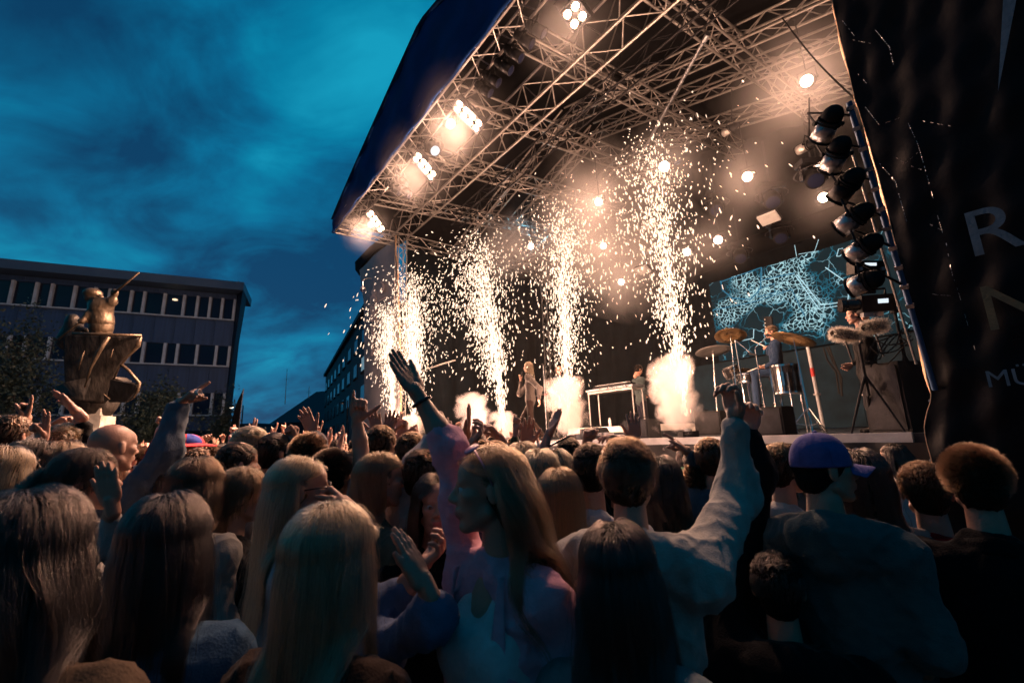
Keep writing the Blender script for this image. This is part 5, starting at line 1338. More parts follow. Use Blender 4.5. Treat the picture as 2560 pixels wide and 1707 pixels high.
for k in range(5): MB().lathe([(.012, 0), (.012, .01)], 8, Matrix.Translation((-.06, -.03, -.17 + k * .08)) @ Matrix.Rotation(math.pi / 2, 4, 'X')).build('peg', M['white'], o)
qc = P(2138, 788, 6.4)
person('camera operator with reddish face looking left, behind the furry microphones', 2138, 788, 6.4, -100, hair='buzz', hc='dark', top=BLK, lv='mid', groundz=DK - .0, cls='cameraman', arms=(('L', P(2175, 880, 6.2), P(2165, 800, 6.0), 'fist', (0, 0, -1), None),))

# --- the foreground rows, seen from behind
WK, CL = (.42, .30, .30), None
person('foreground woman with long dark hair at the lower left corner, out of focus', 66, 1385, .90, 25, hair='wavy', hc='black', top=(.12, .08, .05), lv='near', fem=True, L=.55, seed=11, wind=(.15, 0, 0))
person('dark-haired woman in a fuzzy blue sweater, lower left beside the blurred head', 415, 1358, 1.2, 20, hair='long', hc='black', top=(.06, .13, .22), lv='near', fem=True, L=.46, seed=12)
person('woman with smooth long blonde hair and brown jacket, lower centre-left', 828, 1392, 1.1, 38, hair='long', hc='blonde', top=(.035, .02, .014), lv='near', fem=True, L=.42, seed=13)
CUTZ = P(1222, 1222, 1.36)[2] - .245 - .3
inf = person('woman in an open pink jacket and white top with her right arm stretched up', 1222, 1222, 1.36, -134, hair='wavy', hc='dblonde', top=(.78, .40, .52), lv='near', fem=True, L=.5, tw=-42, tuck=True, cuts=(('e', (0, .17, 0 + CUTZ), (.10, .15, .46), None, -1),), seed=14, wind=(.75, .1, 0), garment='jacket', bulk=.98, legs=(.01, .01, .012),
    arms=(('R', P(1122, 1118, 1.50), P(1043, 985, 1.52), 'flat', (.7, -.6, .5), P(985, 895, 1.52), .64), ('L', P(1420, 1560, 1.25), P(1400, 1740, 1.2), 'relax', (0, 1, 0), None)))
sunglasses(inf, True)
wristband(inf, P(1043, 985, 1.52), P(1122, 1118, 1.50), M['blackg'], '')
# her white top, cut low, shown between the lapels of the jacket
sh = inf['sh']
v_, f_ = sdf([('e', (0, .03, sh - .2), (.142, .112, .19)), ('e', (-.06, .09, sh - .17), (.07, .062, .075)), ('e', (.06, .09, sh - .17), (.07, .062, .075)), ('e', (0, .03, sh - .42), (.14, .108, .19)),
              ('e', (0, .14, sh - .01), (.075, .1, .09), None, -1)], .010, .04, wrinkles(5, .003, 20))
link('white_top', mesh('white_top', v_, f_, True, [CLOTH((.60, .66, .68))]), inf['body'])
for s in (-1, 1):                                      # lapels
    b = MB(); b.grid(lambda u, v: (s * (.092 + .040 * math.sin(math.pi * min(1, v)) * u - .012 * v), .085 + .032 * math.sin(math.pi * v) - .018 * u, sh + .03 - .5 * v), 5, 14)
    b.build('lapel', CLOTH((.78, .40, .52)), inf['body'], smooth=True).modifiers.new('t', 'SOLIDIFY').thickness = .008
person('smiling dark-haired woman facing the camera in the shade of the raised arm', 1088, 1262, 1.95, 165, hair='long', hc='dark', top=BLK, lv='near', fem=True, mouth=.007, tw=-8, seed=15)
person('woman with black hair tied flat, turned away, lower right of centre', 1548, 1428, 1.2, 12, hair='long', hc='black', top=(.22, .27, .28), lv='near', fem=True, L=.55, seed=16, wind=(.25, 0, 0))
inf = person('young man in a white sweatshirt with his right arm bent upward', 1572, 1192, 1.55, 12, hair='messy', hc='brown', top=(.42, .41, .38), lv='near', bulk=1.12, seed=17, hood=True, garment='sweatshirt', L=.07,
    arms=(('R', P(1842, 1235, 1.68), P(1838, 1045, 1.70), 'cup', (-.6, -.3, 0), P(1822, 930, 1.70), .93), ('L', P(1440, 1500, 1.5), P(1470, 1640, 1.4), 'relax', (0, 1, 0), None)))
person('dark-clothed person whose raised hand shows beside the white sleeve', 1945, 1470, 1.7, 0, hair='short', hc='black', top=BLK, lv='mid', seed=18, bulk=1.25, hood=True,
    arms=(('L', P(1885, 1180, 2.0), P(1872, 1080, 2.05), 'cup', (-.3, -.9, 0), P(1878, 1010, 2.05), .9),))
inf = person('man in a lilac baseball cap and grey-green hoodie looking right', 2062, 1175, 1.8, 12, hair='short', hc='black', top=(.09, .12, .12), lv='near', hood=True, seed=19, cap=1, bulk=1.05, garment='hoodie', tw=-52)
Mh = Matrix([[*r_, 0] for r_ in inf['RH'].tolist()] + [[0, 0, 0, 1]]); Mh.translation = Vector(inf['Hc'])
cp = MB()
cp.lathe([(.093, -.004), (.0925, .03), (.086, .064), (.073, .091), (.054, .111), (.03, .123), (.003, .127)], 28, Matrix.Diagonal((1, 1.16, 1.02, 1)) @ Matrix.Translation((0, -.012, .018)), close=False)
cp.grid(lambda u, v: ((u - .5) * .16 * (1 - .15 * v), .088 - .016 * abs(u - .5) * 4 * (1) + .1 * v * (1 - (2 * u - 1) ** 2 * .45), .026 - .035 * (2 * u - 1) ** 2 - .018 * v), 12, 6)
co = MB(); 
capo = thing('baseball_cap', 'lilac baseball cap with a curved brim on the hooded man', 'cap', mat4=Matrix.Translation(inf['body'].location) @ inf['body'].rotation_euler.to_matrix().to_4x4() @ Mh)
capo_c = cp.build('crown', CLOTH((.13, .13, .38)), capo, smooth=True); capo_c.modifiers.new('t', 'SOLIDIFY').thickness = .003; m_ = capo_c.modifiers.new('s', 'SUBSURF'); m_.levels = m_.render_levels = 1
MB().lathe([(.008, .0), (.009, .006), (.002, .01)], 10, Matrix.Translation((0, -.014, .145))).build('button', CLOTH((.13, .13, .38)), capo)
for k in range(6): MB().tube([(math.cos(k * math.pi / 3) * .094 * math.cos(q_), (math.sin(k * math.pi / 3) * .109) * math.cos(q_) - .014, .03 + .115 * math.sin(q_)) for q_ in np.linspace(0, 1.5, 8)], .0014, 4).build('seam', CLOTH((.09, .09, .28)), capo)
person('brown-haired man with pale shirt immediately left of the lilac cap', 1962, 1172, 2.35, 45, hair='messy', hc='brown', top=(.5, .47, .45), lv='mid', seed=20)
person('long dark-haired woman behind the lilac cap', 2160, 1195, 2.05, -10, hair='long', hc='black', top=(.3, .3, .3), lv='mid', fem=True, seed=21, L=.3)
inf = person('young man with cropped hair in a red jacket with round patches', 2314, 1230, 1.95, -8, hair='buzz', hc='brown', top=(.30, .008, .012), lv='near', seed=22, bulk=1.05, garment='jacket')
for s in (-1, 1):                                      # round flower-like shoulder patches and a striped collar
    c = A([s * .185, -.03, inf['sh'] + .033]); b = MB()
    b.lathe([(.001, .004), (.05, .002), (.055, -.006)], 24, zframe(c, (s * .75, -.35, .8)), close=False); pt_ = b.build('round_patch', CLOTH((.45, .47, .55)), inf['body'])
    b = MB()
    for k in range(8):
        a_ = k * math.pi / 4; Mx = zframe(c, (s * .75, -.35, .8)); b.tube([tuple((Mx @ Vector((math.cos(a_) * r_, math.sin(a_ + .3 * j) * r_, .007)))[:]) for j, r_ in enumerate((.008, .028, .045))], .0028, 4)
    b.build('petal', CLOTH((.02, .02, .03)), pt_)
b = MB(); b.tube(torus_pts((0, -.028, inf['sh'] + .045), .068, (1, 0, 0), (0, 1, .12), 28), .010, 6, False); b.build('collar', CLOTH((.10, .14, .4)), inf['body'], smooth=True)
b = MB(); b.tube(torus_pts((0, -.028, inf['sh'] + .053), .069, (1, 0, 0), (0, 1, .12), 28), .004, 6, False); b.build('collar_stripe', CLOTH((.6, .6, .65)), inf['body'], smooth=True)
person('tall man with curly dark hair at the right edge of the picture', 2440, 1208, 1.7, -8, hair='curly', hc='brown', top=BLK, lv='near', seed=23, bulk=1.1)
# second rows
person('bald man in a denim jacket pointing with his raised right arm', 284, 1120, 2.35, 58, hair='bald', top=(.13, .17, .22), lv='near', seed=30, bulk=1.05, garment='denim_jacket',
    arms=(('R', P(418, 1128, 2.32), P(445, 1012, 2.4), 'point', (0, .2, -1), P(478, 985, 2.42), .96),))
person('woman with long straight chestnut hair in a pale denim jacket', 492, 1215, 2.0, 35, hair='long', hc='brown', top=(.30, .29, .27), lv='near', fem=True, L=.55, seed=31)
person('second long-haired woman with brown hair behind the chestnut-haired one', 405, 1205, 2.35, 30, hair='long', hc='brown', top=BLK, lv='mid', fem=True, seed=32)
person('woman with tight combed-back hair in profile wearing black', 607, 1240, 2.15, 80, hair='pony', hc='dblonde', top=BLK, lv='near', fem=True, seed=33, tw=-8)
inf = person('blonde woman with round sunglasses holding a hand to her mouth', 752, 1226, 1.75, 76, hair='long', hc='blonde', top=(.45, .46, .5), lv='near', fem=True, L=.5, tuck=True, seed=34, tw=-8,
    arms=(('R', P(850, 1330, 1.75), P(868, 1262, 1.75), 'hold', (-1, -.2, 0), P(812, 1212, 1.78), .6),))
sunglasses(inf)
person('dark curly-haired man in a pinstriped shirt, bare left arm raised high', 832, 1195, 2.25, 35, hair='curly', hc='dark', top=(.45, .45, .46), lv='near', seed=35,
    arms=(('R', P(902, 1125, 2.35), P(893, 1050, 2.36), 'shaka', (.2, -1, 0), P(898, 1000, 2.36), .3),))
person('woman with wavy fair hair in a dark green jacket turned to the stage', 952, 1202, 2.1, 50, hair='wavy', hc='dblonde', top=(.07, .12, .10), lv='near', fem=True, L=.3, tuck=True, seed=36, tw=-18)
person('fair tousle-haired young man standing out above the far crowd', 628, 1118, 2.9, 70, hair='messy', hc='blonde', top=(.3, .3, .32), lv='near', seed=37, L=.05)
person('dark-haired woman with closed eyes in profile holding up an open palm', 214, 1202, 1.9, 88, hair='pony', hc='dark', top=(.5, .48, .46), lv='near', fem=True, seed=38, tw=-10,
    arms=(('R', P(272, 1350, 1.8), P(280, 1262, 1.75), 'flat', (-.2, 1, 0), P(262, 1165, 1.75), .8),))
person('dark-haired woman in a red jacket with two fingers raised', 86, 1165, 2.2, 75, hair='long', hc='dark', top=(.5, .03, .03), lv='mid', fem=True, seed=39, L=.25, garment='red_jacket',
    arms=(('R', P(118, 1200, 2.3), P(103, 1105, 2.35), 'two', (0, -1, 0), P(108, 1035, 2.35), .85),))
person('blonde woman cut by the left edge of the picture', 6, 1185, 2.0, 50, hair='long', hc='blonde', top=(.3, .28, .26), lv='mid', fem=True, seed=40)
person('brown-haired man near the left edge, his hand pointing up', 28, 1092, 2.75, 45, hair='messy', hc='brown', top=(.1, .1, .12), lv='mid', seed=41,
    arms=(('R', P(62, 1120, 2.8), P(62, 1052, 2.85), 'point', (-.5, -.6, 0), P(76, 1008, 2.85), .8),))
person('fair-haired person in a black sleeve stretching a flat hand leftward', 165, 1118, 2.55, 50, hair='messy', hc='blonde', top=BLK, lv='mid', seed=42,
    arms=(('R', P(208, 1120, 2.6), P(197, 1035, 2.6), 'open', (.1, -.5, -1), P(145, 985, 2.6), .80),))
person('fair-haired woman below the blond one with the black sleeve', 160, 1165, 2.3, 50, hair='long', hc='dblonde', top=(.2, .18, .16), lv='mid', fem=True, seed=43)
person('person with a relaxed hand reaching right in front of the statue plinth', 118, 1105, 3.1, 45, hair='short', hc='dblonde', top=(.25, .25, .28), lv='mid', seed=44,
    arms=(('R', P(125, 1115, 3.1), P(137, 1062, 3.1), 'relax', (0, 0, -1), P(182, 1038, 3.1), .7),))
person('dark-haired man in front of the blond tousled one', 596, 1165, 2.6, 75, hair='short', hc='dark', top=(.25, .27, .3), lv='mid', seed=45)
person('dark-haired man right of the blond tousled one', 690, 1135, 2.9, 60, hair='short', hc='black', top=BLK, lv='mid', seed=46, arms=(('R', P(722, 1165, 2.9), P(728, 1110, 2.95), 'fist', (0, -1, 0), None, .75),))
person('brown-haired person left of the grey banner foot', 775, 1142, 2.7, 55, hair='curly', hc='brown', top=(.1, .1, .12), lv='mid', seed=47, arms=(('R', P(790, 1110, 3), P(783, 1082, 3.1), 'open', (0, -1, 0), P(768, 1048, 3.1), .9),))
person('round-headed brown-haired man in front of the banner foot', 954, 1115, 2.9, 35, hair='short', hc='brown', top=(.15, .15, .17), lv='mid', seed=48,
    arms=(('L', P(925, 1130, 3.2), P(945, 1088, 3.2), 'open', (0, -1, 0), P(936, 1040, 3.2), .6), ('R', P(985, 1130, 3.2), P(965, 1088, 3.2), 'open', (0, -1, 0), P(978, 1045, 3.2), .6)))
person('man with fringe right of the round-headed brown-haired man', 1030, 1132, 2.9, 30, hair='messy', hc='brown', top=(.2, .2, .12), lv='mid', seed=49,
    arms=(('R', P(1060, 1150, 2.7), P(1080, 1105, 2.75), 'relax', (0, -1, 0), None, .8),))
person('man with close-cut dark hair in a white shirt with black stripes', 1481, 1178, 2.15, 12, hair='short', hc='dark', top=(.6, .58, .62), lv='near', seed=50, L=.02, garment='striped_shirt')
pinf = PEOPLE[-1]
for k in range(3): MB().tube([tuple(A([-.12 + k * .014, -.125 - .004 * k, pinf['sh'] - .06 - j * .06]) + A([0, -.012 * math.sin(j), 0])) for j in range(6)], .0032, 4).build('stripe', CLOTH((.01, .01, .02)), pinf['body'])
MB().tube([(-.17, -.09, pinf['sh'] - .055), (-.08, -.122, pinf['sh'] - .05), (.08, -.122, pinf['sh'] - .05), (.17, -.09, pinf['sh'] - .055)], .0022, 4).build('yoke_seam', CLOTH((.01, .01, .02)), pinf['body'])
person('short-haired dark man in the front rows below the white smoke column', 1424, 1140, 3.2, 15, hair='short', hc='dark', top=(.35, .35, .45), lv='mid', seed=51)
person('blonde woman immediately right of the pink-jacket woman, hair lit from behind', 1352, 1185, 2.3, 15, hair='long', hc='blonde', top=BLK, lv='mid', fem=True, seed=52)
person('woman with straight streaked fair hair in front of the striped shirt', 1402, 1245, 2.0, 18, hair='long', hc='dblonde', top=BLK, lv='near', fem=True, seed=53, L=.4)
person('blonde woman behind the streaked-hair one', 1395, 1180, 2.6, 15, hair='long', hc='blonde', top=(.3, .3, .33), lv='mid', fem=True, seed=54)
person('person raising a bent bare forearm with a wristband before the smoke', 1310, 1160, 2.6, 20, hair='long', hc='blonde', top=BLK, lv='mid', fem=True, seed=55,
    arms=(('R', P(1345, 1165, 2.7), P(1372, 1085, 2.75), 'flat', (-.9, -.3, 0), P(1400, 1025, 2.75), .3),))
person('long black-haired woman between the white sweatshirt man and the green beanie', 1655, 1205, 2.25, -5, hair='long', hc='black', top=BLK, lv='mid', fem=True, seed=56)
inf = person('person in a green ribbed beanie in the front rows', 1702, 1222, 2.9, 0, hair='short', hc='dark', top=BLK, lv='mid', seed=57, cap=1)
bg_ = thing('beanie', 'green ribbed knit beanie right of the white sweatshirt man', 'beanie', mat4=Matrix.Translation(inf['body'].location) @ inf['body'].rotation_euler.to_matrix().to_4x4() @ Matrix.Translation(Vector(inf['Hc'])))
def bnf(u, v):
    a_ = u * 2 * math.pi; r_ = (1 + .02 * math.cos(a_ * 26)) * math.cos(v * 1.53) ** .6
    return (.098 * r_ * math.cos(a_), -.014 + .117 * r_ * math.sin(a_), -.01 + .145 * math.sin(v * 1.53))
MB().grid(bnf, 156, 12).build('knit', CLOTH((.03, .22, .12)), bg_, smooth=True)
MB().lathe([(.103, -.04), (.106, -.01), (.104, .02), (.099, .02)], 30, Matrix.Translation((0, -.014, 0)) @ Matrix.Diagonal((1, 1.18, 1, 1)), close=False).build('brim', CLOTH((.03, .22, .12)), bg_, smooth=True)
person('curly brown-haired person left of the raised white sleeve', 1748, 1215, 2.75, 0, hair='curly', hc='brown', top=(.4, .38, .36), lv='mid', seed=58)
person('brown-haired man making a horn sign with his left hand before the tallest sparks', 1778, 1150, 2.7, 0, hair='messy', hc='brown', top=(.06, .10, .14), lv='mid', seed=59,
    arms=(('L', P(1768, 1185, 2.75), P(1722, 1132, 2.75), 'rock', (-.2, .4, -1), P(1680, 1098, 2.75), .92),))
person('person showing an open hand with spread fingers above the blond head', 1545, 1210, 3.0, 10, hair='short', hc='brown', top=BLK, lv='mid', seed=60,
    arms=(('R', P(1590, 1190, 3.05), P(1588, 1100, 3.05), 'open', (0, 1, 0), P(1584, 1045, 3.05), .75), ('L', P(1545, 1160, 3.05), P(1560, 1098, 3.05), 'relax', (0, 0, -1), P(1535, 1092, 3.05), .75)))
person('person with a loose fist raised in a dark cuff before the stage edge', 1445, 1215, 3.0, 12, hair='short', hc='dark', top=BLK, lv='mid', seed=61,
    arms=(('R', P(1462, 1185, 3.0), P(1465, 1112, 3.0), 'fist', (.6, -.5, 0), P(1470, 1072, 3.0), .88),))
person('person clapping with hands over the pink-jacket woman', 1240, 1160, 2.6, 20, hair='short', hc='brown', top=(.14, .1, .2), lv='mid', seed=62,
    arms=(('L', P(1225, 1150, 2.9), P(1250, 1095, 2.9), 'cup', (0, 0, -1), P(1222, 1062, 2.9), .5), ('R', P(1310, 1160, 2.9), P(1318, 1115, 2.9), 'open', (0, -1, 0), P(1318, 1080, 2.9), .8)))
person('person with both hands curled in front of the second smoke puff', 1130, 1160, 2.7, 25, hair='short', hc='dark', top=(.35, .36, .38), lv='mid', seed=63,
    arms=(('R', P(1160, 1150, 2.6), P(1165, 1092, 2.6), 'open', (-.5, 0, 0), P(1172, 1050, 2.6), .5), ('L', P(1150, 1140, 2.5), P(1178, 1112, 2.5), 'cup', (-.5, 0, 0), P(1200, 1082, 2.5), .5)))
person('person in a knitted pale sleeve left of the pink sleeve', 1062, 1190, 2.2, 40, hair='short', hc='brown', top=(.5, .45, .44), lv='mid', seed=64,
    arms=(('L', P(1040, 1170, 2.2), P(1085, 1090, 2.3), 'cup', (-.5, 0, 0), None, .95),))
person('person whose grasping hands reach over the black cardigan shoulder, centre', 862, 1372, 1.5, 30, hair='long', hc='dark', top=(.12, .17, .30), lv='near', fem=True, seed=65, L=.2,
    arms=(('R', P(1085, 1545, 1.2), P(1065, 1465, 1.2), 'flat', (-.7, .2, 0), P(1000, 1330, 1.25), .7), ('L', P(1010, 1480, 1.5), P(1052, 1415, 1.5), 'cup', (-1, 0, .3), P(1088, 1385, 1.5), .5)))
# hat like a beach ball, cups and phones held up in the crowd
c = P(470, 1112, 4.2)
inf = person('person wearing the striped inflatable-looking hat in the far crowd', 462, 1135, 4.2, 45, hair='short', hc='blonde', top=(.3, .3, .3), lv='mid', seed=66, cap=1)
hat = thing('party_hat', 'red, white, blue and turquoise striped party hat with a red brim', 'hat', mat4=Matrix.Translation(Vector(P(466, 1112, 4.2))))
for k, cc_ in enumerate(((.5, .02, .03), (.03, .06, .35), (.1, .5, .45), (.6, .6, .62), (.5, .02, .03), (.03, .06, .35))):
    MB().grid(lambda u, v: (.15 * math.cos((k + u) * math.pi / 3) * math.cos(v * 1.5), .13 * math.sin((k + u) * math.pi / 3) * math.cos(v * 1.5), .10 * math.sin(v * 1.5)), 5, 7).build('wedge', CLOTH(cc_), hat, smooth=True)
MB().lathe([(.14, .0), (.24, -.02), (.24, -.012), (.14, .012)], 22).build('brim', CLOTH((.5, .02, .03)), hat)
def cup(label, px, py, d, ax, r=.032, h=.09):
    o = thing('plastic_cup', label, 'cup', mat4=zframe(P(px, py, d), ax)); m_ = bpy.data.materials.get('clear_plastic') or mat('clear_plastic', (.85, .8, .78), .15, spec=.8)
    MB().lathe([(r * .8, 0), (r, h)], 18, close=False).build('wall', m_, o).modifiers.new('t', 'SOLIDIFY').thickness = .0015
    MB().lathe([(r, h), (r * 1.07, h), (r * 1.07, h + .004), (r * .98, h + .004)], 18, close=False).build('rim', m_, o)
    MB().lathe([(r * .8, 0), (.001, .001)], 18, close=False).build('base', m_, o)
cup('clear plastic cup held beside the pointing finger of the denim-jacket man', 484, 982, 2.42, RT + A([0, 0, .1]), .017, .03)
cup('clear plastic cup of a drink at chest height left of the chestnut-haired woman', 348, 1210, 2.3, (0, 0, 1))
o = thing('mobile_phone', 'thin black phone held sideways by the forearm before the smoke', 'phone', mat4=frame(P(1400, 1102, 2.7), RT * .9 + UP * .45)); MB().box((0, 0, 0), (.15, .075, .009)).build('case', M['alud'], o); MB().box((0, 0, .006), (.135, .066, .002)).build('screen', M['glass'], o)

# --- the packed crowd: a dozen builds, then a copy for everybody else
def copy_tree(o):
    c = o.copy(); COL.objects.link(c)
    for ch in list(o.children):
        k = ch.copy(); COL.objects.link(k); k.parent = c
        for g2 in ch.children:
            h_ = g2.copy(); COL.objects.link(h_); h_.parent = k
    return c
VAR = []
def pl(x, y, z): return A([x, y, z], float)
def far_variant(desc, hair, hc, top, fem, arms, hz=1.6, **k):
    i = len(VAR); org = A([0, 60 + 3 * i, 0.])
    ar = [(s, org + A(e_), org + A(w_), ps, pm, None if len(q_) == 0 else org + A(q_[0]), .85) for s, e_, w_, ps, pm, *q_ in arms]
    inf_ = person('x', 0, 0, 0, 0, place=org + A([0, 0, hz]), hair=hair, hc=hc, top=top, fem=fem, arms=ar, lv='far', seed=200 + i, group='packed crowd before the stage', **k)
    VAR.append((inf_['body'], desc)); return inf_
u = lambda s, x=.25, z=1.62, y=.05: (s, (( .26 if s == 'R' else -.26), y, 1.45))
far_variant('fair short-haired person', 'short', 'blonde', (.3, .3, .3), False, [('R', (.3, .05, 1.48), (.26, .12, 1.75), 'point', (0, -1, 0))])
far_variant('long-haired blonde', 'long', 'blonde', (.4, .38, .36), True, [('L', (-.27, .05, 1.5), (-.2, .1, 1.78), 'open', (0, -1, 0)), ('R', (.28, .05, 1.5), (.24, .1, 1.78), 'open', (0, -1, 0))])
far_variant('dark short-haired person', 'short', 'dark', BLK, False, [])
far_variant('curly brown-haired person', 'curly', 'brown', (.1, .12, .18), False, [('R', (.32, .05, 1.52), (.34, .1, 1.82), 'shaka', (0, -1, 0))])
far_variant('long dark-haired woman', 'long', 'dark', (.05, .05, .06), True, [])
far_variant('tousle-haired man', 'messy', 'dblonde', (.5, .5, .52), False, [('L', (-.3, .1, 1.48), (-.25, .15, 1.74), 'fist', (0, -1, 0))])
far_variant('brown-haired woman', 'bob', 'brown', (.35, .1, .1), True, [('R', (.28, .08, 1.5), (.2, .15, 1.76), 'rock', (0, -1, 0))])
far_variant('short brown-haired man', 'short', 'brown', (.14, .18, .24), False, [('R', (.3, .05, 1.56), (.32, .08, 1.86), 'relax', (0, 0, -1), (.42, .1, 1.98)), ('L', (-.3, .05, 1.42), (-.24, .14, 1.66), 'cup', (0, -1, 0))])
far_variant('ponytailed fair woman', 'pony', 'dblonde', (.3, .3, .35), True, [('L', (-.24, .1, 1.46), (-.1, .18, 1.70), 'cup', (0, -1, 0)), ('R', (.24, .1, 1.46), (.1, .18, 1.70), 'cup', (0, -1, 0))])
far_variant('cropped-haired man', 'buzz', 'brown', (.02, .02, .03), False, [('R', (.3, .1, 1.5), (.28, .2, 1.78), 'two', (0, -1, 0))])
far_variant('wavy brown-haired woman', 'wavy', 'brown', (.55, .5, .48), True, [])
tops = [('black', BLK), ('white', (.55, .55, .57)), ('navy', NAVY), ('grey', (.2, .2, .21)), ('denim', DENIM), ('beige', (.4, .33, .26)), ('red', (.4, .04, .04)), ('olive', (.09, .10, .05))]
random.seed(12)
near_xy = [A(i_['body'].location[:2]) for i_ in PEOPLE[:-len(VAR)]]
placed = []
tries = 0
NCROWD = 182
while len(placed) < NCROWD and tries < 40000:
    tries += 1
    px = random.uniform(-70, 1340) if random.random() < .965 else random.uniform(1340, 2250)
    d = 2.9 + 15.5 * random.random() ** 1.15 if px < 1340 else random.uniform(2.9, 6.2)
    q = P(px, 1100, d); q = A([q[0], q[1]])
    w = A([q[0], q[1], 0]) - SO; t_ = w @ SV; s_ = w @ SU
    if t_ > -1.0: continue
    if px < 950 and d > 15.5: continue
    md = .48 if d < 7 else .55
    if any(np.hypot(*(q - n_)) < md for n_ in placed) or any(np.hypot(*(q - n_)) < .40 for n_ in near_xy): continue
    placed.append(q)
LANDM = []
for i_ in PEOPLE[:-len(VAR)]:
    l_ = i_['body']['label']
    for key, nm in (('bald man in', 'the bald man'), ('chestnut', 'the chestnut hair'), ('pinstriped', 'the pinstriped shirt'), ('fair tousle', 'the tousled blond'), ('wavy fair hair', 'the green jacket'), ('red jacket with two', 'the red jacket'), ('flat hand leftward', 'the black sleeve'),
                    ('round-headed', 'the clapping hands'), ('striped inflatable', 'the party hat'), ('pink jacket', 'the pink jacket'), ('white sweatshirt with', 'the white sweatshirt'), ('green ribbed', 'the green beanie'), ('lilac baseball', 'the lilac cap'), ('horn sign', 'the horn sign'), ('wristband', 'the wristband arm'), ('combed-back', 'the combed-back hair'), ('sunglasses', 'the round sunglasses')):
        if key in l_: LANDM.append((A(i_['body'].location[:2]), nm)); break
used = set(); LABS = []
for q in sorted(placed, key=lambda p_: p_[1]):
    w = A([q[0], q[1], 0]) - CAM; dd = w[:2] @ FW[:2]; px = CX + F_ * (A([q[0], q[1], 1.6]) - CAM) @ RT / ((A([q[0], q[1], 1.6]) - CAM) @ FW)
    k = random.randrange(len(VAR)) if px < 1330 else random.choice((2, 4, 10, 2))
    body, desc = VAR[k]
    c = body if k not in used else copy_tree(body)
    used.add(k)
    sc = random.uniform(.955, 1.055) if px < 1330 else random.uniform(.87, .92)
    tgt = W(4, 1, 0)[:2] - q; yaw = math.atan2(tgt[0], tgt[1]) + random.uniform(-.45, .45)
    c.location = (q[0], q[1], 0); c.rotation_euler = (0, 0, -yaw); c.scale = (sc, sc, sc)
    tn, tc_ = random.choice(tops)
    for ch in c.children:
        if ch.name.startswith('shirt'):
            ch.material_slots[0].link = 'OBJECT'; ch.material_slots[0].material = CLOTH(tc_)
    where = ('below the left end of the office' if px < 220 else 'before the statue plinth' if px < 330 else 'below the office windows' if px < 560 else 'below the feather flag' if px < 660 else
             'below the far gabled house' if px < 810 else 'below the row building' if px < 915 else 'before the grey banner' if px < 1015 else 'before the left spark fountains' if px < 1200 else
             'before the second spark fountain' if px < 1350 else 'before the stage skirt')
    dep_ = 'near' if dd < 5 else 'middle' if dd < 9 else 'far'
    nb = min(LANDM, key=lambda l_: np.hypot(*(q - l_[0]))); far_ = np.hypot(*(q - nb[0])) > 1.6
    lab_ = f'{desc} in a {tn} top, {dep_} rows {where}' + ('' if far_ else f', near {nb[1]}')
    c['label'] = ' '.join(lab_.split()[:16]); LABS.append((px, c))
    c['group'] = 'packed crowd before the stage'; c['category'] = 'person'
by_ = {}
for px, c in LABS: by_.setdefault(c['label'], []).append((px, c))
for l_, grp in by_.items():                            # where two read alike, say which by their place
    grp.sort(key=lambda q_: q_[0])
    names = {2: ('left', 'right'), 3: ('left', 'middle', 'right')}.get(len(grp))
    if names:
        for w_, (_, c) in zip(names, grp): c['label'] = ' '.join(l_.replace(',', ' ,').split()[:14]).replace(' ,', ',') + f', {w_} one'
for k, (body, desc) in enumerate(VAR):
    if k not in used:
        for ch in list(body.children): bpy.data.objects.remove(ch)
        bpy.data.objects.remove(body)

# ------------------------------------------------------------------ statue
q = P(225, 1100, 11.5)
stt = thing('fisherman_statue', 'bronze statue of a fisherman in a boat prow with raised harpoon on a stone pillar', 'statue', mat4=Matrix.Translation((q[0], q[1], 0)) @ Matrix.Rotation(math.radians(13), 4, 'Z'))
inv = MW[stt.name].inverted()
def ST(px, py, dd=0.0): return A((inv @ Vector(tuple(P(px, py, 11.5 + dd))))[:])
# prow: outer skin between the gunwale and the keel line, swept to a beak
rows = [((182, 834), (185, 836), (352, 838)), ((181, 860), (192, 862), (346, 862)), ((181, 890), (195, 890), (318, 888)), ((182, 925), (195, 925), (292, 922)), ((184, 960), (198, 962), (276, 958)), ((187, 990), (200, 995), (268, 990)), ((200, 1006), (212, 1010), (262, 1008))]
fr_, bk_ = [], []
nu = 22
for (l_, m_, r_) in rows:
    L_, R_ = ST(*l_), ST(*r_)
    f1 = []; b1 = []
    for i in range(nu + 1):
        u_ = i / nu; p = L_ * (1 - u_) + R_ * u_
        dep = .85 * math.sin(math.pi * (u_ * .5 + .5)) ** .8 if u_ < 1 else 0
        f1.append(p + A([0, -dep * .28, 0])); b1.append(p + A([0, dep * .75, 0]))
    fr_.append(f1); bk_.append(b1)
mb = MB(); nr = len(rows)
mb.grid(lambda u_, v_: fr_[int(round(v_ * (nr - 1)))][int(round(u_ * nu))], nu, nr - 1); mb.grid(lambda u_, v_: bk_[int(round(v_ * (nr - 1)))][int(round(u_ * nu))], nu, nr - 1)
hull = mb.build('prow', M['bronze'], stt, smooth=True); md_ = hull.modifiers.new('s', 'SUBSURF'); md_.levels = md_.render_levels = 1
md2 = hull.modifiers.new('t', 'SOLIDIFY'); md2.thickness = .05
def rib(pts, r, name='rib', m='bronze2'): MB().tube([ST(*p_) for p_ in pts], r, 7).build(name, M[m], stt, smooth=True)
rib([(182, 834, -.5), (240, 835, -.5), (300, 837, -.3), (353, 839, -.02), (349, 850, 0)], .035, 'gunwale')
rib([(272, 842, -.46), (248, 878, -.5), (226, 920, -.48), (212, 968, -.4)], [.04, .05, .035, .015], 'strake')
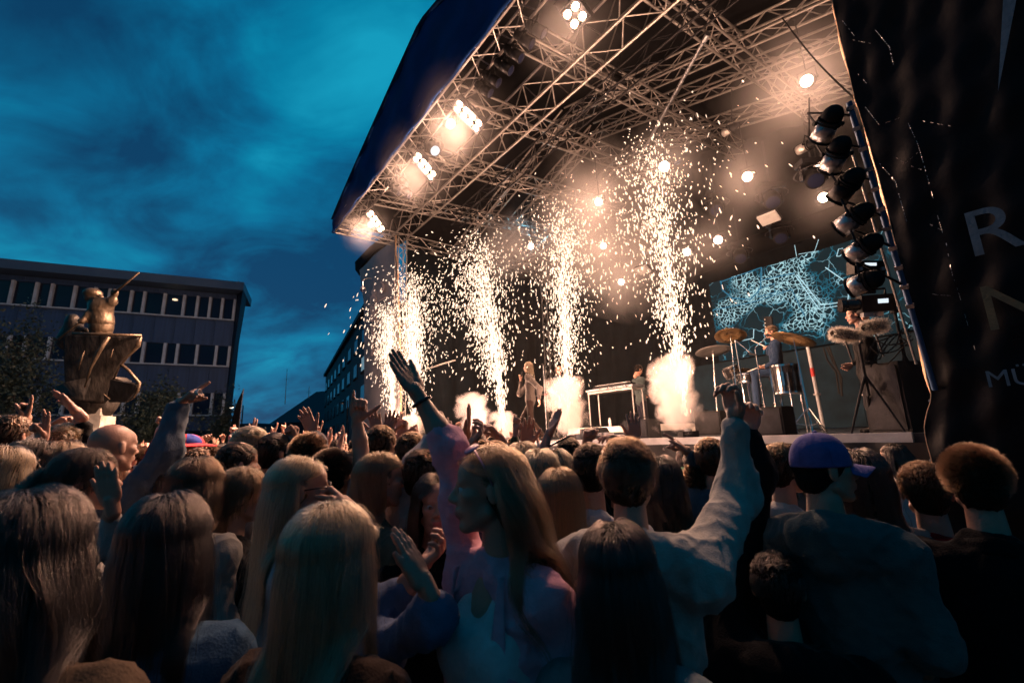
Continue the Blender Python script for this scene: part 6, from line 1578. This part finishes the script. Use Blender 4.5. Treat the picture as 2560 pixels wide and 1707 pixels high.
rib([(212, 876, -.5), (202, 900, -.5), (196, 925, -.5)], [.01, .03, .01], 'strake'); rib([(283, 872, -.35), (277, 890, -.36), (275, 900, -.3)], [.008, .02, .008], 'strake')
rib([(352, 842, -.02), (345, 864, 0), (318, 890, 0), (296, 920, 0), (282, 955, 0)], [.03, .06, .045, .03, .02], 'stem')
rib([(296, 906, 0), (322, 926, 0), (349, 958, 0), (344, 978, 0), (332, 996, 0), (316, 1004, 0)], [.04, .035, .04, .035, .025, .015], 'anchor_fluke')
rib([(276, 944, 0), (310, 955, 0), (349, 960, 0)], [.03, .02, .02], 'anchor_bar')
v_ = [ST(278, 946, .02), ST(349, 960, .02), ST(343, 978, .05), ST(318, 1004, .08), ST(280, 1003, .08), ST(266, 980, .05)]
MB().add([tuple(x) for x in v_], [(0, 1, 2, 3, 4, 5)]).build('lower_plate', M['bronze'], stt).modifiers.new('t', 'SOLIDIFY').thickness = .08
v_ = [ST(262, 985, -.3), ST(276, 997, -.3), ST(264, 1006, -.3)]; MB().add([tuple(x) for x in v_], [(0, 1, 2)]).build('fin', M['bronze2'], stt).modifiers.new('t', 'SOLIDIFY').thickness = .03
# fisherman: head with sou'wester, coat, one arm up with the harpoon, one down with the gaff
C0 = lambda *p_: ST(*p_)
pr = [('c', C0(252, 832), C0(254, 802), .23, .24), ('c', C0(254, 800), C0(252, 766), .24, .25), ('c', C0(243, 765), C0(266, 762), .17, .16), ('c', C0(243, 757), C0(240, 748), .13, .12), ('e', C0(231, 740), (.17, .17, .19)),
      ('c', C0(266, 764), C0(281, 752), .12, .09), ('c', C0(281, 752), C0(287, 733), .085, .06), ('e', C0(288, 729), (.07, .06, .08)), ('c', C0(238, 770), C0(222, 786, -.2), .10, .08), ('c', C0(222, 786, -.2), C0(206, 802, -.3), .08, .06), ('e', C0(204, 803, -.3), (.07, .06, .06))]
v_, f_ = sdf(pr, .03, .08, wrinkles(4, .02, 9)); link('fisherman', mesh('fisherman', v_, f_, True, [M['bronze2']]), stt)
v_, f_ = sdf([('e', C0(232, 734), (.20, .20, .14)), ('c', C0(224, 741, -.1), C0(246, 746, .05), .07, .06), ('e', C0(250, 744), (.09, .1, .06))], .025, .05); link('rain_hat', mesh('rain_hat', v_, f_, True, [M['bronze2']]), stt)
v_, f_ = sdf([('c', C0(253, 818), C0(253, 812), .252, .25)], .04, .02); link('belt', mesh('belt', v_, f_, True, [M['bronze2']]), stt)
rib([(282, 735, -.05), (348, 681, -.05)], [.035, .018], 'harpoon')
rib([(210, 798, -.32), (180, 820, -.35), (146, 848, -.35), (139, 845, -.35), (138, 852, -.35)], [.02, .022, .025, .022, .012], 'gaff')
# second crouching figure behind the prow
v_, f_ = sdf([('c', C0(178, 850, .3), C0(184, 815, .3), .30, .2), ('e', C0(183, 800, .3), (.15, .15, .16)), ('c', C0(188, 812, .3), C0(214, 826, .2), .09, .07), ('c', C0(164, 850, .3), C0(176, 870, .2), .1, .08)], .035, .1, wrinkles(6, .03, 8))
link('crouching_figure', mesh('crouching_figure', v_, f_, True, [M['bronze']]), stt)
c0 = ST(228, 1010)
MB().tube([(c0[0] - .15, .1, c0[2] + .5), (c0[0], .05, c0[2] - .1), (c0[0], 0, c0[2] - .3)], [.75, .42, .3], 14).build('hull_keel', M['bronze'], stt, smooth=True)
ph = ST(230, 1040)[2]
MB().box((c0[0], 0, ph / 2), (.62, .62, ph)).build('pillar', M['stone'], stt)
MB().box((c0[0], 0, ph + .09), (.5, .5, .2)).build('cap_stone', M['stone'], stt)

# ------------------------------------------------------------------ spark fountains
TMPL_V, TMPL_F = None, None
def sparks(label, px, py, t, n, hgt, spread, lean, seed, rad, name='sparks', base_z=None):
    g = np.random.default_rng(seed)
    s, z = TP(px, py, t); z = DK + .12
    o = thing('spark_fountain', label, 'spark fountain', mat4=Matrix.Translation(Vector(W(s, t, z))), group='cold spark fountains along the stage edge')
    MB().box((0, 0, -.06), (.26, .26, .1)).build('machine', M['black'], o); MB().lathe([(.05, -.01), (.045, .03)], 12).build('nozzle', M['steel'], o)
    v0 = math.sqrt(2 * 9.81 * hgt)
    th = np.abs(g.normal(size=n)) * math.radians(spread) * np.where(g.random(n) < .35, .4, .95); ph = g.uniform(0, 6.283, n)
    sp = v0 * (.45 + .57 * g.random(n) ** .5)
    up = A([lean[0], lean[1], 1.0]); up /= np.linalg.norm(up)
    e1 = np.cross(up, (0, 1, 0)); e1 /= np.linalg.norm(e1); e2 = np.cross(up, e1)
    dirn = np.cos(th)[:, None] * up + np.sin(th)[:, None] * (np.cos(ph)[:, None] * e1 + np.sin(ph)[:, None] * e2)
    v = dirn * sp[:, None]
    tt = (v[:, 2] / 9.81) * (.03 + 1.5 * g.random(n) ** .65)
    p = v * tt[:, None]; p[:, 2] -= .5 * 9.81 * tt ** 2
    p += g.normal(size=(n, 3)) * .09 * (tt[:, None] + .2)
    vel = v.copy(); vel[:, 2] -= 9.81 * tt
    ok = p[:, 2] > .02
    p, vel = p[ok], vel[ok]; n = len(p)
    sl = np.linalg.norm(vel, axis=1); d = vel / sl[:, None]
    L = (.012 + .0075 * np.minimum(sl, 8)) * g.uniform(.5, 1.25, n) * rad / .011
    r = rad * g.uniform(.35, 1.1, n)
    a = np.cross(d, (.3, .9, .1)); a /= np.linalg.norm(a, axis=1)[:, None]; b_ = np.cross(d, a)
    rings = []
    for k, (f_, rr) in enumerate(((-1, .0), (-.55, .8), (.35, 1.0), (1, .0))):
        if rr == 0: rings.append((p + d * (L * f_)[:, None])[:, None])
        else: rings.append(np.stack([p + d * (L * f_)[:, None] + (math.cos(w) * a + math.sin(w) * b_) * (r * rr)[:, None] for w in (0, 1.571, 3.142, 4.712)], 1))
    V = np.concatenate([rings[0], rings[1], rings[2], rings[3]], 1)      # 1 + 4 + 4 + 1
    F = []
    for k in range(4): F += [(0, 1 + (k + 1) % 4, 1 + k, 1 + k), (1 + k, 1 + (k + 1) % 4, 5 + (k + 1) % 4, 5 + k), (9, 5 + k, 5 + (k + 1) % 4, 5 + (k + 1) % 4)]
    tri = [(f[0], f[1], f[2]) for f in F] + [(f[0], f[2], f[3]) for f in F if len(set(f)) == 4]
    F = A(tri)
    allf = (F[None] + (np.arange(n) * 10)[:, None, None]).reshape(-1, 3)
    q = link('sparks', mesh('sparks', V.reshape(-1, 3), allf, False, [M['spark']]), o); q['kind'] = 'stuff'
    q.visible_diffuse = True
    return W(s, t, z), o
FOUNT = [('tallest spark fountain on the right, rising behind the near smoke column', 1722, 1100, -.15, 2500, 5.4, 4.9, (-.01, 0), 1, .0115, 330),
         ('second tallest spark fountain, over the middle smoke column', 1424, 1096, -.15, 2800, 5.3, 4.8, (.015, 0), 2, .0125, 300),
         ('central spark fountain left of the walking singer', 1262, 1098, -.15, 3200, 5.4, 4.9, (-.06, 0), 3, .0145, 300),
         ('wide low spark fountain in front of the left tower', 1036, 1100, -.15, 3100, 6.0, 4.8, (-.01, 0), 4, .0185, 260),
         ('leftmost spark fountain against the grey banner', 985, 1100, -.15, 1800, 5.2, 3.0, (-.035, 0), 5, .0195, 200)]
fb = []
for lab, px, py, t, n, h_, sp_, ln, sd, rd, en in FOUNT:
    b0, o = sparks(lab, px, py, t, n, h_, sp_, ln, sd, rd)
    fb.append(b0)
    up = A([ln[0], ln[1], 1.0])
    lamp('spark_glow_low', b0 + up * .9, en * 1.5, (1.0, .54, .34), .18, parent=o)
    lamp('spark_glow_high', b0 + up * h_ * .55, en * 2.6, (1.0, .54, .34), .3, parent=o)

# ------------------------------------------------------------------ smoke and stage haze
def volume_mat(name, dens, col, noise=None, aniso=0.0, lo=.45, hi=.65):
    m = bpy.data.materials.new(name); m.use_nodes = True; t = m.node_tree; t.nodes.clear(); N = t.nodes.new; K = t.links.new
    v = N('ShaderNodeVolumePrincipled'); v.inputs['Color'].default_value = (*col, 1); v.inputs['Density'].default_value = dens; v.inputs['Anisotropy'].default_value = aniso
    o_ = N('ShaderNodeOutputMaterial'); K(v.outputs[0], o_.inputs['Volume'])
    if noise:
        c = N('ShaderNodeTexCoord'); n_ = N('ShaderNodeTexNoise'); n_.inputs['Scale'].default_value = noise; n_.inputs['Detail'].default_value = 4; n_.inputs['Distortion'].default_value = .4
        K(c.outputs['Object'], n_.inputs['Vector'])
        r = N('ShaderNodeMapRange'); r.inputs['From Min'].default_value = lo; r.inputs['From Max'].default_value = hi; r.inputs['To Min'].default_value = 0; r.inputs['To Max'].default_value = dens
        K(n_.outputs[0], r.inputs[0]); K(r.outputs[0], v.inputs['Density'])
    return m
def puff_mat(name, dens, R, H, col, nscale, amp=1.5, ball=False):
    """smoke whose density thins out towards the edge of a column (or ball) and is broken by billows"""
    m = bpy.data.materials.new(name); m.use_nodes = True; t = m.node_tree; t.nodes.clear(); N = t.nodes.new; K = t.links.new
    c = N('ShaderNodeTexCoord'); mp_ = N('ShaderNodeMapping'); K(c.outputs['Object'], mp_.inputs[0])
    if ball: mp_.inputs['Scale'].default_value = (1 / R, 1 / R, 1 / R)
    else: mp_.inputs['Location'].default_value = (0, 0, -1.0); mp_.inputs['Scale'].default_value = (1 / R, 1 / R, 2.0 / H)
    if not ball:                                       # rounded column: x, y measured from the axis, z only counts near the ends
        sp = N('ShaderNodeSeparateXYZ'); K(mp_.outputs[0], sp.inputs[0])
        pw = N('ShaderNodeMath'); pw.operation = 'POWER'; ab = N('ShaderNodeMath'); ab.operation = 'ABSOLUTE'; K(sp.outputs[2], ab.inputs[0]); K(ab.outputs[0], pw.inputs[0]); pw.inputs[1].default_value = 3.0
        cb = N('ShaderNodeCombineXYZ'); K(sp.outputs[0], cb.inputs[0]); K(sp.outputs[1], cb.inputs[1]); K(pw.outputs[0], cb.inputs[2]); src = cb.outputs[0]
    else: src = mp_.outputs[0]
    ln = N('ShaderNodeVectorMath'); ln.operation = 'LENGTH'; K(src, ln.inputs[0])
    n_ = N('ShaderNodeTexNoise'); n_.inputs['Scale'].default_value = nscale; n_.inputs['Detail'].default_value = 5; n_.inputs['Roughness'].default_value = .6; n_.inputs['Distortion'].default_value = .5; K(c.outputs['Object'], n_.inputs['Vector'])
    a_ = N('ShaderNodeMath'); a_.operation = 'MULTIPLY_ADD'; a_.inputs[1].default_value = amp; a_.inputs[2].default_value = (.86 if not ball else 1.0) - amp * .5; K(n_.outputs[0], a_.inputs[0])
    b_ = N('ShaderNodeMath'); b_.operation = 'SUBTRACT'; K(a_.outputs[0], b_.inputs[0]); K(ln.outputs['Value'], b_.inputs[1])
    r = N('ShaderNodeMapRange'); r.inputs['From Min'].default_value = 0; r.inputs['From Max'].default_value = .6 if not ball else .9; r.inputs['To Max'].default_value = dens; K(b_.outputs[0], r.inputs[0])
    v = N('ShaderNodeVolumePrincipled'); v.inputs['Color'].default_value = (*col, 1)
    if ball:
        r.inputs['To Max'].default_value = 1.0; p3 = N('ShaderNodeMath'); p3.operation = 'POWER'; p3.inputs[1].default_value = 2.2; K(r.outputs[0], p3.inputs[0])
        p4 = N('ShaderNodeMath'); p4.operation = 'MULTIPLY'; p4.inputs[1].default_value = dens * 1.6; K(p3.outputs[0], p4.inputs[0]); K(p4.outputs[0], v.inputs['Density'])
    else: K(r.outputs[0], v.inputs['Density'])
    o_ = N('ShaderNodeOutputMaterial'); K(v.outputs[0], o_.inputs['Volume']); return m
def smoke_column(label, px, base, top, half, d_t, seed, dens=9.0, lampw=60):
    s, z0 = TP(px, base, d_t); _, z1 = TP(px, top, d_t); c = W(s, d_t, DK + .05)
    dep = (c - CAM) @ FW; r = half * dep / F_; H = max(.6, z1 - DK)
    o = thing('smoke_column', label, 'smoke', mat4=Matrix.Translation(Vector(c)), group='smoke columns at the stage edge'); o['kind'] = 'stuff'
    v_, f_ = sdf([('c', A([0, 0, r]), A([0, 0, H]), r * 1.5, r * 1.5)], r * .25, .02)
    v_[:, 2] = np.maximum(v_[:, 2], 0)
    q = link('smoke', mesh('smoke', v_, f_, True, [puff_mat('white_smoke_%d' % seed, dens, r * 1.05, H * 1.02, (.97, .88, .84), 1.6 / r * .5, 2.3)]), o); q['kind'] = 'stuff'
    lamp('smoke_fill', c + A([0, 0, H * .3]) - SV * (r + .55), lampw * .6, (1.0, .58, .44), .25, parent=o)  # added lamps beside the column that brighten its smoke
    lamp('smoke_fill', c + A([0, 0, H * .75]) + SU * (r + .5), lampw * .45, (1.0, .58, .44), .25, parent=o)
smoke_column('large white smoke column in front of the tallest sparks', 1697, 1100, 882, 58, -.55, 21, 6, 144)
smoke_column('white smoke column at the foot of the second tallest sparks', 1422, 1096, 942, 50, -.55, 22, 6, 144)
smoke_column('smaller white smoke puff left of the central sparks', 1186, 1100, 985, 42, -.45, 23, 5, 168)
smoke_column('low white glow of smoke at the foot of the central sparks', 1262, 1100, 1030, 34, -.45, 24, 5, 216)
smoke_column('low wide smoke at the foot of the left fountains', 1015, 1100, 1040, 58, -.45, 25, 4, 288)
hz = MB()
s0, s1, t0, t1, z0, z1 = -4.4, 14.4, -1.55, 9.6, DK - 1.2, 13.6
hz.box(((s0 + s1) / 2, -(t0 + t1) / 2, (z0 + z1) / 2), (s1 - s0, t1 - t0, z1 - z0))
hzo = hz.build('stage_haze', volume_mat('thin_stage_haze', .0008, (1, .95, .92), None, .0), mat4=SM(0, 0, 0)); hzo['kind'] = 'stuff'
def cloud(name, c, R, dens, nscale, amp, seed):
    o = link(name, MB().lathe([(.001, -R), (R * .7, -R * .7), (R, 0), (R * .7, R * .7), (.001, R)], 12).mesh(name, [puff_mat('%s_%d' % (name, seed), dens, R, R, (.96, .92, .9), nscale, amp, True)]), mat4=Matrix.Translation(Vector(tuple(c)))); o['kind'] = 'stuff'
for i, (c, R, dn) in enumerate(HALO): cloud('lamp_halo', c, R, dn, 1.3 / R, .35, i)
for i, (px, py, t, R, dn) in enumerate(((1480, 500, 2.6, 2.1, .6), (1270, 615, 3.0, 1.7, .6), (1570, 620, 4.2, 2.6, .4), (1440, 620, 4.0, 2.2, .35), (1940, 240, 2.8, 1.5, .08))):
    s, z = TP(px, py, t); cloud('drifting_smoke', W(s, t, z), R, dn, .75, 1.3, i)
